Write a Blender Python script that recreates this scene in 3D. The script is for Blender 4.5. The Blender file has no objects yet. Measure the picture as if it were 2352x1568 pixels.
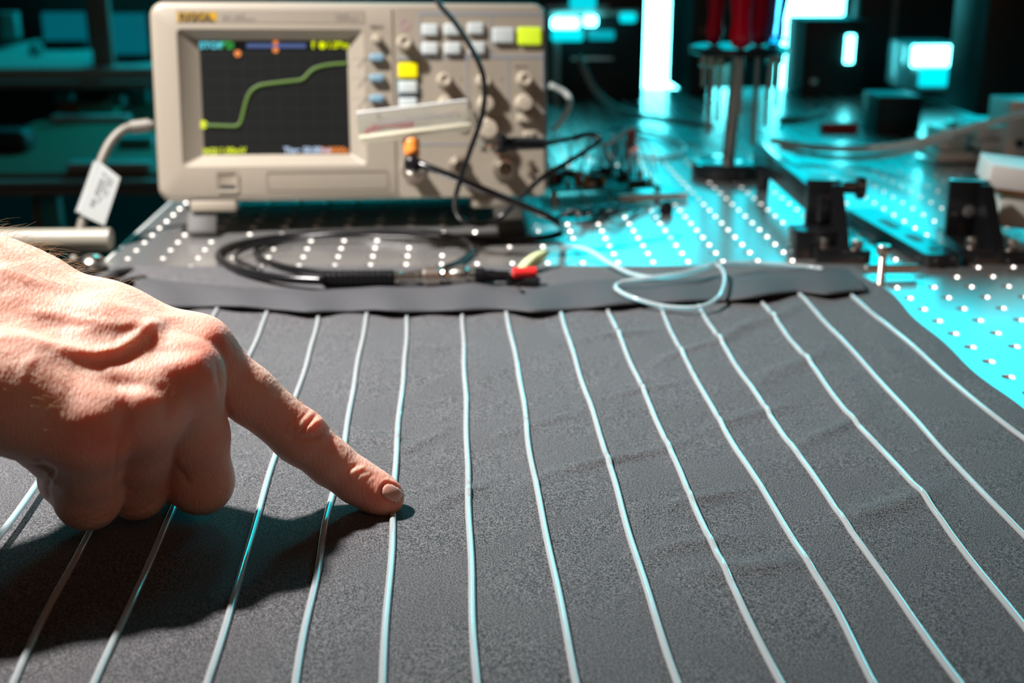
import bpy, bmesh, math, random
import numpy as np
from mathutils import Vector, Matrix
random.seed(7); np.random.seed(7)
C = bpy.context.scene.collection
SC = bpy.context.scene
PI = math.pi

# ------------------------------------------------------------------ camera
FPX = 2821.8
CAM = np.array([0.0400668, -0.843262, 0.215467])
PITCH, YAW = -0.313337, -0.0426715
cy_, sy_, cp_, sp_ = math.cos(YAW), math.sin(YAW), math.cos(PITCH), math.sin(PITCH)
R = np.array([[cy_, -sy_, 0], [sy_, cy_, 0], [0, 0, 1]]) @ np.array([[1, 0, 0], [0, cp_, -sp_], [0, sp_, cp_]])
cd = bpy.data.cameras.new('camera'); cam = bpy.data.objects.new('camera', cd); C.objects.link(cam)
cd.sensor_width = 36.0; cd.lens = 36.0 * FPX / 2352
cam.matrix_world = Matrix([[R[0, 0], R[0, 2], -R[0, 1], CAM[0]], [R[1, 0], R[1, 2], -R[1, 1], CAM[1]],
                           [R[2, 0], R[2, 2], -R[2, 1], CAM[2]], [0, 0, 0, 1]])
cd.dof.use_dof = True; cd.dof.focus_distance = 0.475; cd.dof.aperture_fstop = 9.0; cd.clip_start = 0.01
SC.camera = cam

# ------------------------------------------------------------------ world, lights, exposure
w = bpy.data.worlds.new('world'); SC.world = w; w.use_nodes = True
w.node_tree.nodes['Background'].inputs[0].default_value = (0.35, 0.75, 0.8, 1)
w.node_tree.nodes['Background'].inputs[1].default_value = 0.012
SC.view_settings.view_transform = 'Standard'; SC.view_settings.look = 'None'
SC.view_settings.exposure = 0.0; SC.view_settings.gamma = 1.0; SC.view_settings.use_curve_mapping = False

def lamp(name, kind, loc, target, energy, color, size=None, **kw):
    l = bpy.data.lights.new(name, kind); l.energy = energy; l.color = color
    o = bpy.data.objects.new(name, l); C.objects.link(o); o.location = loc
    o.rotation_euler = (Vector(target) - Vector(loc)).to_track_quat('-Z', 'Y').to_euler()
    if kind == 'AREA': l.size = size
    if kind == 'SPOT': l.shadow_soft_size = size
    for k, v in kw.items(): setattr(l, k, v)
    return o
KEY = (-0.44, -0.150, 0.78)
lamp('key_lamp', 'SPOT', KEY, (-0.15, -0.12, 0), 136, (1.0, 0.96, 0.93), 0.026, spot_size=math.radians(78), spot_blend=1.0)
lamp('fill_lamp', 'AREA', (0.6, -1.3, 0.9), (-0.1, -0.35, 0), 1.75, (1.0, 0.45, 0.24), 0.5)
lamp('cyan_lamp', 'AREA', (-0.2, 2.4, 1.5), (-0.9, 2.6, -0.4), 30, (0.0, 0.8, 0.9), 0.5)
lamp('cyan_side_lamp', 'AREA', (1.5, 1.6, 1.0), (0.3, 1.0, 0.0), 7, (0.0, 0.85, 1.0), 0.4)

# ------------------------------------------------------------------ helpers
def G(px, py, z=0.0):                      # where a line of sight meets height z
    v = R @ np.array([(px - 1176) / FPX, 1, -(py - 784) / FPX])
    return CAM + v * (z - CAM[2]) / v[2]
def A(px, py, Y):                          # where it meets the upright plane y = Y
    v = R @ np.array([(px - 1176) / FPX, 1, -(py - 784) / FPX])
    return CAM + v * (Y - CAM[1]) / v[1]
def W(px, py, d):                          # at depth d
    return CAM + R @ np.array([(px - 1176) / FPX * d, d, -(py - 784) / FPX * d])
def projpx(X):
    d = (X - CAM) @ R
    return np.stack([1176 + FPX * d[:, 0] / d[:, 1], 784 - FPX * d[:, 2] / d[:, 1]], 1), d[:, 1]

def tag(o, label=None, cat=None, group=None, kind=None):
    if label: o['label'] = label
    if cat: o['category'] = cat
    if group: o['group'] = group
    if kind: o['kind'] = kind
    return o
def empty(name, loc=(0, 0, 0), rz=0.0):
    o = bpy.data.objects.new(name, None); C.objects.link(o); o.location = loc; o.rotation_euler = (0, 0, rz)
    o.empty_display_size = 0.01
    return o
def thing(name, label, cat, loc=(0, 0, 0), rz=0.0, group=None):
    return tag(empty(name, loc, rz), label, cat, group)
def obj(name, bm, mat, parent=None, smooth=True, angle=40, world=False):
    me = bpy.data.meshes.new(name)
    if isinstance(bm, bmesh.types.BMesh):
        bmesh.ops.recalc_face_normals(bm, faces=bm.faces[:])
        bm.to_mesh(me); bm.free()
    else:
        me.from_pydata(bm[0], [], bm[1])
    for m in (mat if isinstance(mat, (list, tuple)) else [mat]): me.materials.append(m)
    if smooth:
        me.polygons.foreach_set('use_smooth', [True] * len(me.polygons))
        if angle is not None: me.set_sharp_from_angle(angle=math.radians(angle))
    o = bpy.data.objects.new(name, me); C.objects.link(o)
    if parent:
        o.parent = parent
        if world: o.matrix_parent_inverse = parent_matrix(parent).inverted()
    return o
def parent_matrix(p):
    m = p.matrix_basis.copy() if p.matrix_basis else Matrix()
    if p.parent: m = parent_matrix(p.parent) @ p.matrix_parent_inverse @ m
    return m
def merge(bm, tmp, mat=None):
    if mat is not None: bmesh.ops.transform(tmp, matrix=mat, verts=tmp.verts[:])
    me = bpy.data.meshes.new('tmp'); tmp.to_mesh(me); tmp.free(); bm.from_mesh(me); bpy.data.meshes.remove(me)
def box(bm, c, s, bev=0.0, seg=2, rot=None):
    t = bmesh.new(); bmesh.ops.create_cube(t, size=1.0)
    bmesh.ops.scale(t, vec=s, verts=t.verts[:])
    if bev > 0: bmesh.ops.bevel(t, geom=t.edges[:], offset=bev, segments=seg, profile=0.5, affect='EDGES')
    m = Matrix.Translation(c)
    if rot is not None: m = m @ rot.to_4x4()
    merge(bm, t, m); return bm
def basis(d):
    d = Vector(d).normalized(); return d.to_track_quat('Z', 'Y').to_matrix()
def lathe(bm, prof, p0=(0, 0, 0), axis=(0, 0, 1), n=28):
    B = basis(axis); p0 = Vector(p0); rings = []
    for r, h in prof:
        rings.append([bm.verts.new(p0 + B @ Vector((max(r, 1e-6) * math.cos(2 * PI * k / n), max(r, 1e-6) * math.sin(2 * PI * k / n), h))) for k in range(n)])
    for a, b in zip(rings, rings[1:]):
        for k in range(n): bm.faces.new((a[k], a[(k + 1) % n], b[(k + 1) % n], b[k]))
    if prof[0][0] > 1e-5: bm.faces.new(list(reversed(rings[0])))
    if prof[-1][0] > 1e-5: bm.faces.new(rings[-1])
    return bm
def cyl(bm, p0, p1, r0, r1=None, n=20, bev=0.0):
    r1 = r0 if r1 is None else r1
    d = Vector(p1) - Vector(p0); L = d.length
    if bev: prof = [(r0 - bev, 0), (r0, bev), (r1, L - bev), (r1 - bev, L)]
    else: prof = [(r0, 0), (r1, L)]
    return lathe(bm, prof, p0, d, n)
def smooth_path(P, step=0.004):
    P = [np.array(p, float) for p in P]
    Q = [2 * P[0] - P[1]] + P + [2 * P[-1] - P[-2]]; out = []
    for i in range(1, len(Q) - 2):
        a, b, c, d = Q[i - 1], Q[i], Q[i + 1], Q[i + 2]
        n = max(2, int(np.linalg.norm(c - b) / step))
        for k in range(n):
            t = k / n
            out.append(0.5 * ((2 * b) + (c - a) * t + (2 * a - 5 * b + 4 * c - d) * t * t + (3 * b - a - 3 * c + d) * t ** 3))
    out.append(P[-1]); return out
def tube(bm, P, r, n=12, step=0.004, smooth=True, rfun=None):
    S = smooth_path(P, step) if smooth else [np.array(p, float) for p in P]
    S = [Vector(p) for p in S]; rings = []; nrm = None
    for i, p in enumerate(S):
        t = (S[min(i + 1, len(S) - 1)] - S[max(i - 1, 0)]).normalized()
        if nrm is None: nrm = t.orthogonal().normalized()
        nrm = (nrm - t * nrm.dot(t)).normalized(); b = t.cross(nrm)
        rr = r if rfun is None else rfun(i / (len(S) - 1))
        rings.append([bm.verts.new(p + (nrm * math.cos(2 * PI * k / n) + b * math.sin(2 * PI * k / n)) * rr) for k in range(n)])
    for a, b in zip(rings, rings[1:]):
        for k in range(n): bm.faces.new((a[k], a[(k + 1) % n], b[(k + 1) % n], b[k]))
    bm.faces.new(list(reversed(rings[0]))); bm.faces.new(rings[-1]); return bm
def rrect(x0, x1, z0, z1, r, seg=6):
    pts = []
    for cx, cz, a0 in ((x1 - r, z1 - r, 0), (x0 + r, z1 - r, 90), (x0 + r, z0 + r, 180), (x1 - r, z0 + r, 270)):
        for k in range(seg + 1):
            a = math.radians(a0 + 90 * k / seg); pts.append((cx + r * math.cos(a), cz + r * math.sin(a)))
    return pts
def loops(bm, L, cap0=False, cap1=False, close=True):
    V = [[bm.verts.new(p) for p in l] for l in L]
    for a, b in zip(V, V[1:]):
        n = len(a)
        for k in range(n): bm.faces.new((a[k], a[(k + 1) % n], b[(k + 1) % n], b[k]))
    if cap0: bm.faces.new(list(reversed(V[0])))
    if cap1: bm.faces.new(V[-1])
    return bm
def slab(bm, pts, y0, y1):                 # outline in x,z pushed from y0 to y1
    return loops(bm, [[(x, y0, z) for x, z in pts], [(x, y1, z) for x, z in pts]], True, True)
def slabz(bm, pts, z0, z1):
    return loops(bm, [[(x, y, z0) for x, y in pts], [(x, y, z1) for x, y in pts]], True, True)
def text(name, s, size, mat, parent, loc, rot, depth=0.0002, align='LEFT', sx=1.0):
    cu = bpy.data.curves.new(name, 'FONT'); cu.body = s; cu.size = size; cu.extrude = depth; cu.align_x = align; cu.align_y = 'CENTER'
    cu.offset = size * 0.028
    t = bpy.data.objects.new(name, cu); me = bpy.data.meshes.new_from_object(t); bpy.data.objects.remove(t)
    me.name = name; me.materials.append(mat)
    o = bpy.data.objects.new(name, me); C.objects.link(o); o.parent = parent; o.location = loc; o.rotation_euler = rot; o.scale = (sx, 1, 1)
    return o

# ------------------------------------------------------------------ materials
MATS = {}
def mat(name, col=(0.5, 0.5, 0.5), rough=0.5, metal=0.0, spec=0.5, trans=0.0, ior=1.45, emit=None, es=1.0, noise=0.0, nscale=60, bump=0.0, bscale=200, coat=0.0, sheen=0.0):
    m = bpy.data.materials.new(name); m.use_nodes = True; nt = m.node_tree; b = nt.nodes['Principled BSDF']
    I = b.inputs
    I['Base Color'].default_value = (*col, 1); I['Roughness'].default_value = rough; I['Metallic'].default_value = metal
    I['Specular IOR Level'].default_value = spec; I['Transmission Weight'].default_value = trans; I['IOR'].default_value = ior
    I['Coat Weight'].default_value = coat; I['Sheen Weight'].default_value = sheen
    if emit: I['Emission Color'].default_value = (*emit, 1); I['Emission Strength'].default_value = es
    tc = nt.nodes.new('ShaderNodeTexCoord')
    if noise > 0:
        n = nt.nodes.new('ShaderNodeTexNoise'); n.inputs['Scale'].default_value = nscale; n.inputs['Detail'].default_value = 4
        mx = nt.nodes.new('ShaderNodeMix'); mx.data_type = 'RGBA'
        mx.inputs[6].default_value = (*[c * (1 - noise) for c in col], 1); mx.inputs[7].default_value = (*[min(1, c * (1 + noise)) for c in col], 1)
        nt.links.new(tc.outputs['Object'], n.inputs['Vector']); nt.links.new(n.outputs['Fac'], mx.inputs[0]); nt.links.new(mx.outputs[2], I['Base Color'])
    if bump > 0:
        n = nt.nodes.new('ShaderNodeTexNoise'); n.inputs['Scale'].default_value = bscale; n.inputs['Detail'].default_value = 3
        bp = nt.nodes.new('ShaderNodeBump'); bp.inputs['Strength'].default_value = bump; bp.inputs['Distance'].default_value = 0.001
        nt.links.new(tc.outputs['Object'], n.inputs['Vector']); nt.links.new(n.outputs['Fac'], bp.inputs['Height']); nt.links.new(bp.outputs[0], I['Normal'])
    MATS[name] = m; return m
beige = mat('beige_plastic', (0.245, 0.212, 0.168), 0.42, noise=0.05, nscale=15, bump=0.04, bscale=900)
beige_knob = mat('beige_knob', (0.35, 0.305, 0.24), 0.32)
dark_beige = mat('dark_beige', (0.19, 0.16, 0.12), 0.5)
panel_line = mat('panel_line', (0.22, 0.27, 0.34), 0.5)
blue_grey = mat('blue_grey_rubber', (0.14, 0.24, 0.31), 0.5)
white_btn = mat('white_button', (0.42, 0.46, 0.46), 0.35)
yellow_btn = mat('yellow_button', (0.40, 0.33, 0.0), 0.4, emit=(1.0, 0.85, 0.0), es=0.55)
green_btn = mat('green_lit_button', (0.35, 0.45, 0.02), 0.35, emit=(0.70, 0.95, 0.02), es=0.45)
navy = mat('navy_print', (0.012, 0.03, 0.06), 0.5)
teal_print = mat('teal_print', (0.04, 0.16, 0.2), 0.5)
logo_yellow = mat('logo_yellow', (0.36, 0.20, 0.004), 0.4)
print_dark = mat('dark_print', (0.03, 0.03, 0.03), 0.5)
print_grey = mat('grey_print', (0.24, 0.21, 0.18), 0.5)
screen_m = mat('screen_dark', (0.004, 0.004, 0.004), 0.3, emit=(0.007, 0.009, 0.008), es=1.0)
def glow(n, c, s=1.0): return mat(n, (0.0, 0.0, 0.0), 0.6, emit=c, es=s)
g_trace = glow('trace_green', (0.14, 0.26, 0.03)); g_yel = glow('screen_yellow', (0.75, 0.85, 0.0), 1.1); g_cyn = glow('screen_cyan', (0.15, 0.8, 0.95))
g_grn = glow('screen_green', (0.06, 0.5, 0.08)); g_org = glow('screen_orange', (0.9, 0.25, 0.03)); g_wht = glow('screen_white', (0.6, 0.75, 1.0))
g_blu = glow('screen_blue', (0.09, 0.13, 0.30)); g_grid = glow('screen_grid', (0.010, 0.014, 0.018)); g_side = glow('screen_side', (0.016, 0.028, 0.06))
black_rubber = mat('black_rubber', (0.005, 0.005, 0.006), 0.24, spec=0.45)
black_matte = mat('black_matte', (0.012, 0.012, 0.012), 0.6)
black_anod = mat('black_anodised', (0.006, 0.006, 0.007), 0.30, metal=0.0, spec=0.6, coat=0.4)
black_box = mat('black_case', (0.006, 0.009, 0.010), 0.5)
chrome = mat('chrome', (0.62, 0.57, 0.50), 0.22, metal=1.0)
nickel = mat('nickel', (0.72, 0.62, 0.54), 0.28, metal=1.0)
steel = mat('steel_post', (0.50, 0.46, 0.42), 0.34, metal=1.0)
alu = mat('aluminium', (0.85, 0.82, 0.79), 0.42, metal=0.55)
grey_cable = mat('grey_cable', (0.125, 0.112, 0.09), 0.5)
braid = mat('braided_sleeve', (0.62, 0.57, 0.52), 0.45, metal=0.3, bump=0.5, bscale=600)
white_pl = mat('white_plastic', (0.88, 0.85, 0.80), 0.45)
paper = mat('paper_label', (0.19, 0.20, 0.19), 0.6)
orange_pl = mat('orange_plastic', (0.65, 0.20, 0.03), 0.4)
orange_band = mat('orange_band', (0.75, 0.30, 0.02), 0.5)
red_pl = mat('red_plastic', (0.62, 0.02, 0.02), 0.35)
red_clear = mat('red_clear_handle', (0.55, 0.0, 0.012), 0.15, trans=0.3, ior=1.5)
clear_blue = mat('clear_blue_handle', (0.35, 0.45, 0.85), 0.08, trans=0.8, ior=1.5)
clear = mat('clear_plastic', (0.93, 0.94, 0.90), 0.06, trans=0.93, ior=1.35)
clip_green = mat('pale_green_clip', (0.70, 0.78, 0.42), 0.4, trans=0.2)
pcb = mat('circuit_green', (0.02, 0.12, 0.09), 0.4)
pipe_m = mat('beige_pipe', (0.18, 0.165, 0.13), 0.45)
tube_m = mat('clear_tube', (0.84, 0.91, 0.93), 0.14, trans=0.62, ior=1.42, coat=0.8)
floor_m = mat('floor_dark', (0.02, 0.025, 0.026), 0.5, noise=0.2, nscale=4)
wall_m = mat('wall_dark', (0.02, 0.028, 0.03), 0.8, noise=0.2, nscale=2)
shelf_m = mat('shelf_grey', (0.38, 0.40, 0.38), 0.45)
rack_m = mat('grey_frame', (0.22, 0.18, 0.16), 0.5)
wood_m = mat('brown_board', (0.20, 0.12, 0.07), 0.6)
monitor_m = mat('monitor_face', (0.02, 0.05, 0.06), 0.25, emit=(0.0, 0.10, 0.13), es=1.0)
shelf_items = [mat('teal_item', (0.05, 0.35, 0.35), 0.5), mat('pale_item', (0.4, 0.42, 0.40), 0.5), mat('brown_item', (0.22, 0.15, 0.06), 0.5), mat('dark_item', (0.02, 0.025, 0.03), 0.5)]
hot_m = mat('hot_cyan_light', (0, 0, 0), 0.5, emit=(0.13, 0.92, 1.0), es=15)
panel_m = mat('cyan_light_panel', (0, 0, 0), 0.5, emit=(0.0, 0.80, 0.95), es=3.7)
blue_white = mat('pale_box', (0.55, 0.6, 0.62), 0.4)

def metal_top():
    m = bpy.data.materials.new('brushed_table_metal'); m.use_nodes = True; nt = m.node_tree; b = nt.nodes['Principled BSDF']; I = b.inputs
    tc = nt.nodes.new('ShaderNodeTexCoord'); mp = nt.nodes.new('ShaderNodeMapping'); mp.inputs['Scale'].default_value = (1.5, 25, 1)
    n = nt.nodes.new('ShaderNodeTexNoise'); n.inputs['Scale'].default_value = 12; n.inputs['Detail'].default_value = 5
    r = nt.nodes.new('ShaderNodeMapRange'); r.inputs['To Min'].default_value = 0.20; r.inputs['To Max'].default_value = 0.28
    nt.links.new(tc.outputs['Object'], mp.inputs[0]); nt.links.new(mp.outputs[0], n.inputs['Vector']); nt.links.new(n.outputs['Fac'], r.inputs['Value'])
    nt.links.new(r.outputs[0], I['Roughness'])
    I['Base Color'].default_value = (0.55, 0.54, 0.53, 1); I['Metallic'].default_value = 0.86
    return m
table_m = metal_top()
chamfer_m = mat('countersink_metal', (0.75, 0.72, 0.68), 0.42, metal=1.0)
bore_m = mat('bore_dark', (0.03, 0.03, 0.03), 0.5, metal=0.5)

def cloth_mat():
    m = bpy.data.materials.new('dark_knit_cloth'); m.use_nodes = True; nt = m.node_tree; b = nt.nodes['Principled BSDF']; I = b.inputs
    tc = nt.nodes.new('ShaderNodeTexCoord')
    n = nt.nodes.new('ShaderNodeTexNoise'); n.inputs['Scale'].default_value = 1900; n.inputs['Detail'].default_value = 2; n.inputs['Roughness'].default_value = 0.7
    cr = nt.nodes.new('ShaderNodeValToRGB'); e = cr.color_ramp.elements
    e[0].position = 0.43; e[0].color = (0.004, 0.004, 0.005, 1); e[1].position = 0.62; e[1].color = (0.155, 0.149, 0.158, 1)
    n2 = nt.nodes.new('ShaderNodeTexNoise'); n2.inputs['Scale'].default_value = 25; n2.inputs['Detail'].default_value = 3
    r2 = nt.nodes.new('ShaderNodeMapRange'); r2.inputs['To Min'].default_value = 0.88; r2.inputs['To Max'].default_value = 1.12
    mx = nt.nodes.new('ShaderNodeMix'); mx.data_type = 'RGBA'; mx.blend_type = 'MULTIPLY'; mx.inputs[0].default_value = 1
    nt.links.new(tc.outputs['Object'], n.inputs['Vector']); nt.links.new(tc.outputs['Object'], n2.inputs['Vector'])
    nt.links.new(n.outputs['Fac'], cr.inputs[0]); nt.links.new(n2.outputs['Fac'], r2.inputs['Value'])
    nt.links.new(cr.outputs[0], mx.inputs[6]); nt.links.new(r2.outputs[0], mx.inputs[7]); nt.links.new(mx.outputs[2], I['Base Color'])
    bp = nt.nodes.new('ShaderNodeBump'); bp.inputs['Strength'].default_value = 0.55; bp.inputs['Distance'].default_value = 0.0003
    nt.links.new(n.outputs['Fac'], bp.inputs['Height']); nt.links.new(bp.outputs[0], I['Normal'])
    I['Roughness'].default_value = 0.75; I['Specular IOR Level'].default_value = 0.25
    I['Sheen Weight'].default_value = 0.08; I['Sheen Roughness'].default_value = 0.5
    return m
cloth_m = cloth_mat()
band_m = mat('band_fabric', (0.052, 0.052, 0.057), 0.7, spec=0.3, noise=0.45, nscale=900, bump=0.5, bscale=1400)

def skin_mat():
    m = bpy.data.materials.new('skin'); m.use_nodes = True; nt = m.node_tree; b = nt.nodes['Principled BSDF']; I = b.inputs
    tc = nt.nodes.new('ShaderNodeTexCoord')
    at = nt.nodes.new('ShaderNodeAttribute'); at.attribute_name = 'red'
    n = nt.nodes.new('ShaderNodeTexNoise'); n.inputs['Scale'].default_value = 110; n.inputs['Detail'].default_value = 5
    ad = nt.nodes.new('ShaderNodeMath'); ad.operation = 'MULTIPLY_ADD'; ad.inputs[1].default_value = 0.9; ad.inputs[2].default_value = -0.42
    ad2 = nt.nodes.new('ShaderNodeMath'); ad2.operation = 'ADD'; ad2.use_clamp = True
    mx = nt.nodes.new('ShaderNodeMix'); mx.data_type = 'RGBA'; mx.inputs[6].default_value = (0.70, 0.42, 0.325, 1); mx.inputs[7].default_value = (0.68, 0.22, 0.145, 1)
    nt.links.new(tc.outputs['Object'], n.inputs['Vector']); nt.links.new(n.outputs['Fac'], ad.inputs[0]); nt.links.new(ad.outputs[0], ad2.inputs[0])
    nt.links.new(at.outputs['Fac'], ad2.inputs[1]); nt.links.new(ad2.outputs[0], mx.inputs[0]); nt.links.new(mx.outputs[2], I['Base Color'])
    # fine skin lines running across the hand, plus pores
    mp = nt.nodes.new('ShaderNodeMapping'); mp.inputs['Rotation'].default_value = (0.3, 0.5, 0.25); mp.inputs['Scale'].default_value = (1.0, 0.5, 0.45)
    n3 = nt.nodes.new('ShaderNodeTexNoise'); n3.inputs['Scale'].default_value = 900; n3.inputs['Detail'].default_value = 3
    v = nt.nodes.new('ShaderNodeTexVoronoi'); v.inputs['Scale'].default_value = 950; v.feature = 'F1'
    nt.links.new(tc.outputs['Object'], mp.inputs[0]); nt.links.new(mp.outputs[0], n3.inputs['Vector']); nt.links.new(mp.outputs[0], v.inputs['Vector'])
    su = nt.nodes.new('ShaderNodeMath'); su.operation = 'ADD'; nt.links.new(n3.outputs['Fac'], su.inputs[0]); nt.links.new(v.outputs['Distance'], su.inputs[1])
    bp = nt.nodes.new('ShaderNodeBump'); bp.inputs['Strength'].default_value = 0.5; bp.inputs['Distance'].default_value = 0.00035
    nt.links.new(su.outputs[0], bp.inputs['Height']); nt.links.new(bp.outputs[0], I['Normal'])
    I['Roughness'].default_value = 0.58; I['Specular IOR Level'].default_value = 0.35
    I['Subsurface Weight'].default_value = 0.7; I['Subsurface Radius'].default_value = (1.0, 0.32, 0.16); I['Subsurface Scale'].default_value = 0.008
    return m
skin_m = skin_mat()
nail_m = mat('nail', (0.60, 0.33, 0.26), 0.32, coat=0.1)
nail_edge_m = mat('nail_edge', (0.52, 0.42, 0.24), 0.35)
hair_m = mat('arm_hair', (0.36, 0.22, 0.10), 0.4)

# ------------------------------------------------------------------ setting
bm = bmesh.new(); box(bm, (0.5, 1.0, -0.93), (9, 8, 0.1)); tag(obj('floor', bm, floor_m, smooth=False), kind='structure')
bm = bmesh.new(); box(bm, (0.5, 4.2, 0.6), (9, 0.1, 3.2)); tag(obj('wall_back', bm, wall_m, smooth=False), kind='structure')
bm = bmesh.new(); box(bm, (-3.2, 1.0, 0.6), (0.1, 8, 3.2)); tag(obj('wall_left', bm, wall_m, smooth=False), kind='structure')

# optical table: drilled metal top
PIT = 0.025; XL = -0.2125; COLS = range(-8, 46); ROWS = range(-26, 44)
tb = thing('optical_table', 'metal optical table drilled all over with a grid of holes', 'table', (0, 0, 0))
def table_top():
    n = 16; V = []; F = []; MI = []
    ca = [(math.cos(2 * PI * (k + .5) / n), math.sin(2 * PI * (k + .5) / n)) for k in range(n)]
    sq = []
    for c, s in ca:
        k = 1 / max(abs(c), abs(s)); sq.append((c * k, s * k))
    cor = [(1, 1), (-1, 1), (-1, -1), (1, -1)]
    for j in ROWS:
        for i in COLS:
            x, y = i * PIT, j * PIT
            if i <= 11 and j <= -3:
                b0 = len(V); h = PIT / 2; V += [(x + a * h, y + b * h, 0) for a, b in cor]; F.append((b0, b0 + 1, b0 + 2, b0 + 3)); MI.append(0); continue
            b0 = len(V); h = PIT / 2
            V += [(x + a * h, y + b * h, 0) for a, b in sq]
            V += [(x + a * .0037, y + b * .0037, 0) for a, b in ca]
            V += [(x + a * .0029, y + b * .0029, -.0013) for a, b in ca]
            V += [(x + a * .0027, y + b * .0027, -.008) for a, b in ca]
            V += [(x + a * h, y + b * h, 0) for a, b in cor]
            for k in range(n):
                k2 = (k + 1) % n
                F.append((b0 + k, b0 + k2, b0 + n + k2, b0 + n + k)); MI.append(0)
                F.append((b0 + n + k, b0 + n + k2, b0 + 2 * n + k2, b0 + 2 * n + k)); MI.append(1)
                F.append((b0 + 2 * n + k, b0 + 2 * n + k2, b0 + 3 * n + k2, b0 + 3 * n + k)); MI.append(2)
            F.append(tuple(b0 + 3 * n + k for k in range(n))); MI.append(2)
            for q in range(4):       # corner triangles between the ring points next to each corner
                k = {0: 1, 1: 5, 2: 9, 3: 13}[q]
                F.append((b0 + k, b0 + 4 * n + q, b0 + k + 1)); MI.append(0)
    me = bpy.data.meshes.new('tabletop'); me.from_pydata(V, [], F)
    for m in (table_m, chamfer_m, bore_m): me.materials.append(m)
    me.polygons.foreach_set('material_index', MI)
    o = bpy.data.objects.new('tabletop', me); C.objects.link(o); o.parent = tb
table_top()
x1 = 45.5 * PIT; y0 = -26.5 * PIT; y1 = 43.5 * PIT
bm = bmesh.new()
for c, s in (((XL - .001, (y0 + y1) / 2, -.03), (.002, y1 - y0, .06)), ((x1 + .001, (y0 + y1) / 2, -.03), (.002, y1 - y0, .06)),
             (((XL + x1) / 2, y1 + .001, -.03), (x1 - XL, .002, .06)), (((XL + x1) / 2, y0 - .001, -.03), (x1 - XL, .002, .06)),
             (((XL + x1) / 2, (y0 + y1) / 2, -.062), (x1 - XL + .004, y1 - y0 + .004, .004))): box(bm, c, s)
obj('side_skin', bm, alu, tb, smooth=False)
for x, y in ((-.1, -.5), (1.0, -.5), (-.1, .95), (1.0, .95)):
    bm = bmesh.new(); cyl(bm, (x, y, -.88), (x, y, -.064), .06, n=24); obj('leg', bm, rack_m, tb)

# ------------------------------------------------------------------ cloth
def wr(x, y):                                   # soft creases of the cloth
    s = lambda a, b, c, w: math.exp(-((a * x + b * y - c) / w) ** 2)
    z = 0.00045 * math.sin(38 * x + 6 * math.sin(9 * y)) * math.sin(21 * y + 11 * x)
    for cx, cy, ang, L, wd, h in WR:
        dx, dy = x - cx, y - cy; ca, sa = math.cos(ang), math.sin(ang)
        u = dx * ca + dy * sa; v = -dx * sa + dy * ca + 0.004 * math.sin(u * 60)
        z += 1.35 * h * math.exp(-(u / L) ** 2 - (v / wd) ** 2)
    return z
WR = []
def wrk(p0, p1, wd, h):
    a, b = G(*p0), G(*p1); d = b - a
    WR.append(((a[0] + b[0]) / 2, (a[1] + b[1]) / 2, math.atan2(d[1], d[0]), np.linalg.norm(d[:2]) / 2, wd, h))
for q in (((1000, 1190), (1120, 1110), .004, .0012), ((1250, 1120), (1560, 1020), .0035, .0013), ((1380, 940), (1560, 880), .003, .0009), ((1500, 860), (1700, 760), .004, .0012),
          ((1650, 800), (1840, 700), .005, .0015), ((1550, 1180), (1700, 1130), .004, .0011), ((1180, 1010), (1330, 950), .004, .0008), ((1750, 900), (1900, 800), .006, .0013),
          ((1900, 860), (2050, 1000), .010, .0012), ((1850, 1050), (1960, 960), .004, .0012), ((1500, 1290), (1650, 1240), .005, .001), ((1950, 1230), (2130, 1130), .006, .0014),
          ((1330, 800), (1500, 760), .004, .001), ((930, 1060), (1010, 1000), .003, .0009), ((820, 1010), (960, 1040), .003, .0007), ((1960, 700), (2100, 860), .009, .0010),
          ((1650, 1000), (1800, 930), .005, .0012), ((2050, 1100), (2200, 1250), .010, .0010), ((1600, 1350), (1850, 1290), .006, .0010)): wrk(*q)
CLZ = 0.0012
def cloth_z(x, y): return CLZ + max(0.0, wr(x, y) + 0.0007)
def edge_r(y): return 0.3085 + 0.005 * math.exp(-((y + .09) / .06) ** 2) + 0.0012 * math.sin(y * 60)
def cloth():
    ny, nx = 330, 400; V = []; F = []
    ys = np.linspace(-0.006, -0.60, ny); side = 14
    for j, y in enumerate(ys):
        xr = edge_r(y) if y < -.03 else 0.3125
        yy = y - (0.018 if j == 0 else 0) * 0
        for i in range(nx + 1):
            u = i / nx; x = XL + (xr - XL) * u
            back = -0.006 - 0.020 * max(0, u) ** 1.2           # back hem runs slightly towards the camera on the right
            yv = back + (y + 0.006) * ((-0.60 - back) / (-0.594))
            z = cloth_z(x, yv)
            V.append((x, yv, z))
    W_ = nx + 1
    for j in range(ny - 1):
        for i in range(nx): F.append((j * W_ + i, j * W_ + i + 1, (j + 1) * W_ + i + 1, (j + 1) * W_ + i))
    # the left side hangs over the edge of the table
    drop = [(0.003, -.0006), (.0055, -.004), (.006, -.012), (.0065, -.03), (.007, -.06), (.008, -.10)]
    prev = [j * W_ for j in range(ny)]
    for dx, dz in drop:
        cur = []
        for j in range(ny):
            v = V[j * W_]; cur.append(len(V)); V.append((XL - dx - .002 * math.sin(j * .06) * min(1, -dz * 30), v[1], CLZ + dz))
        for j in range(ny - 1): F.append((prev[j], prev[j + 1], cur[j + 1], cur[j]))
        prev = cur
    o = obj('cloth', (V, F), cloth_m, angle=None)
    m = o.modifiers.new('thick', 'SOLIDIFY'); m.thickness = 0.0007; m.offset = -1
    return tag(o, 'dark grey stretch cloth lying over the front of the metal table', 'cloth')
cloth_o = cloth()

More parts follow.
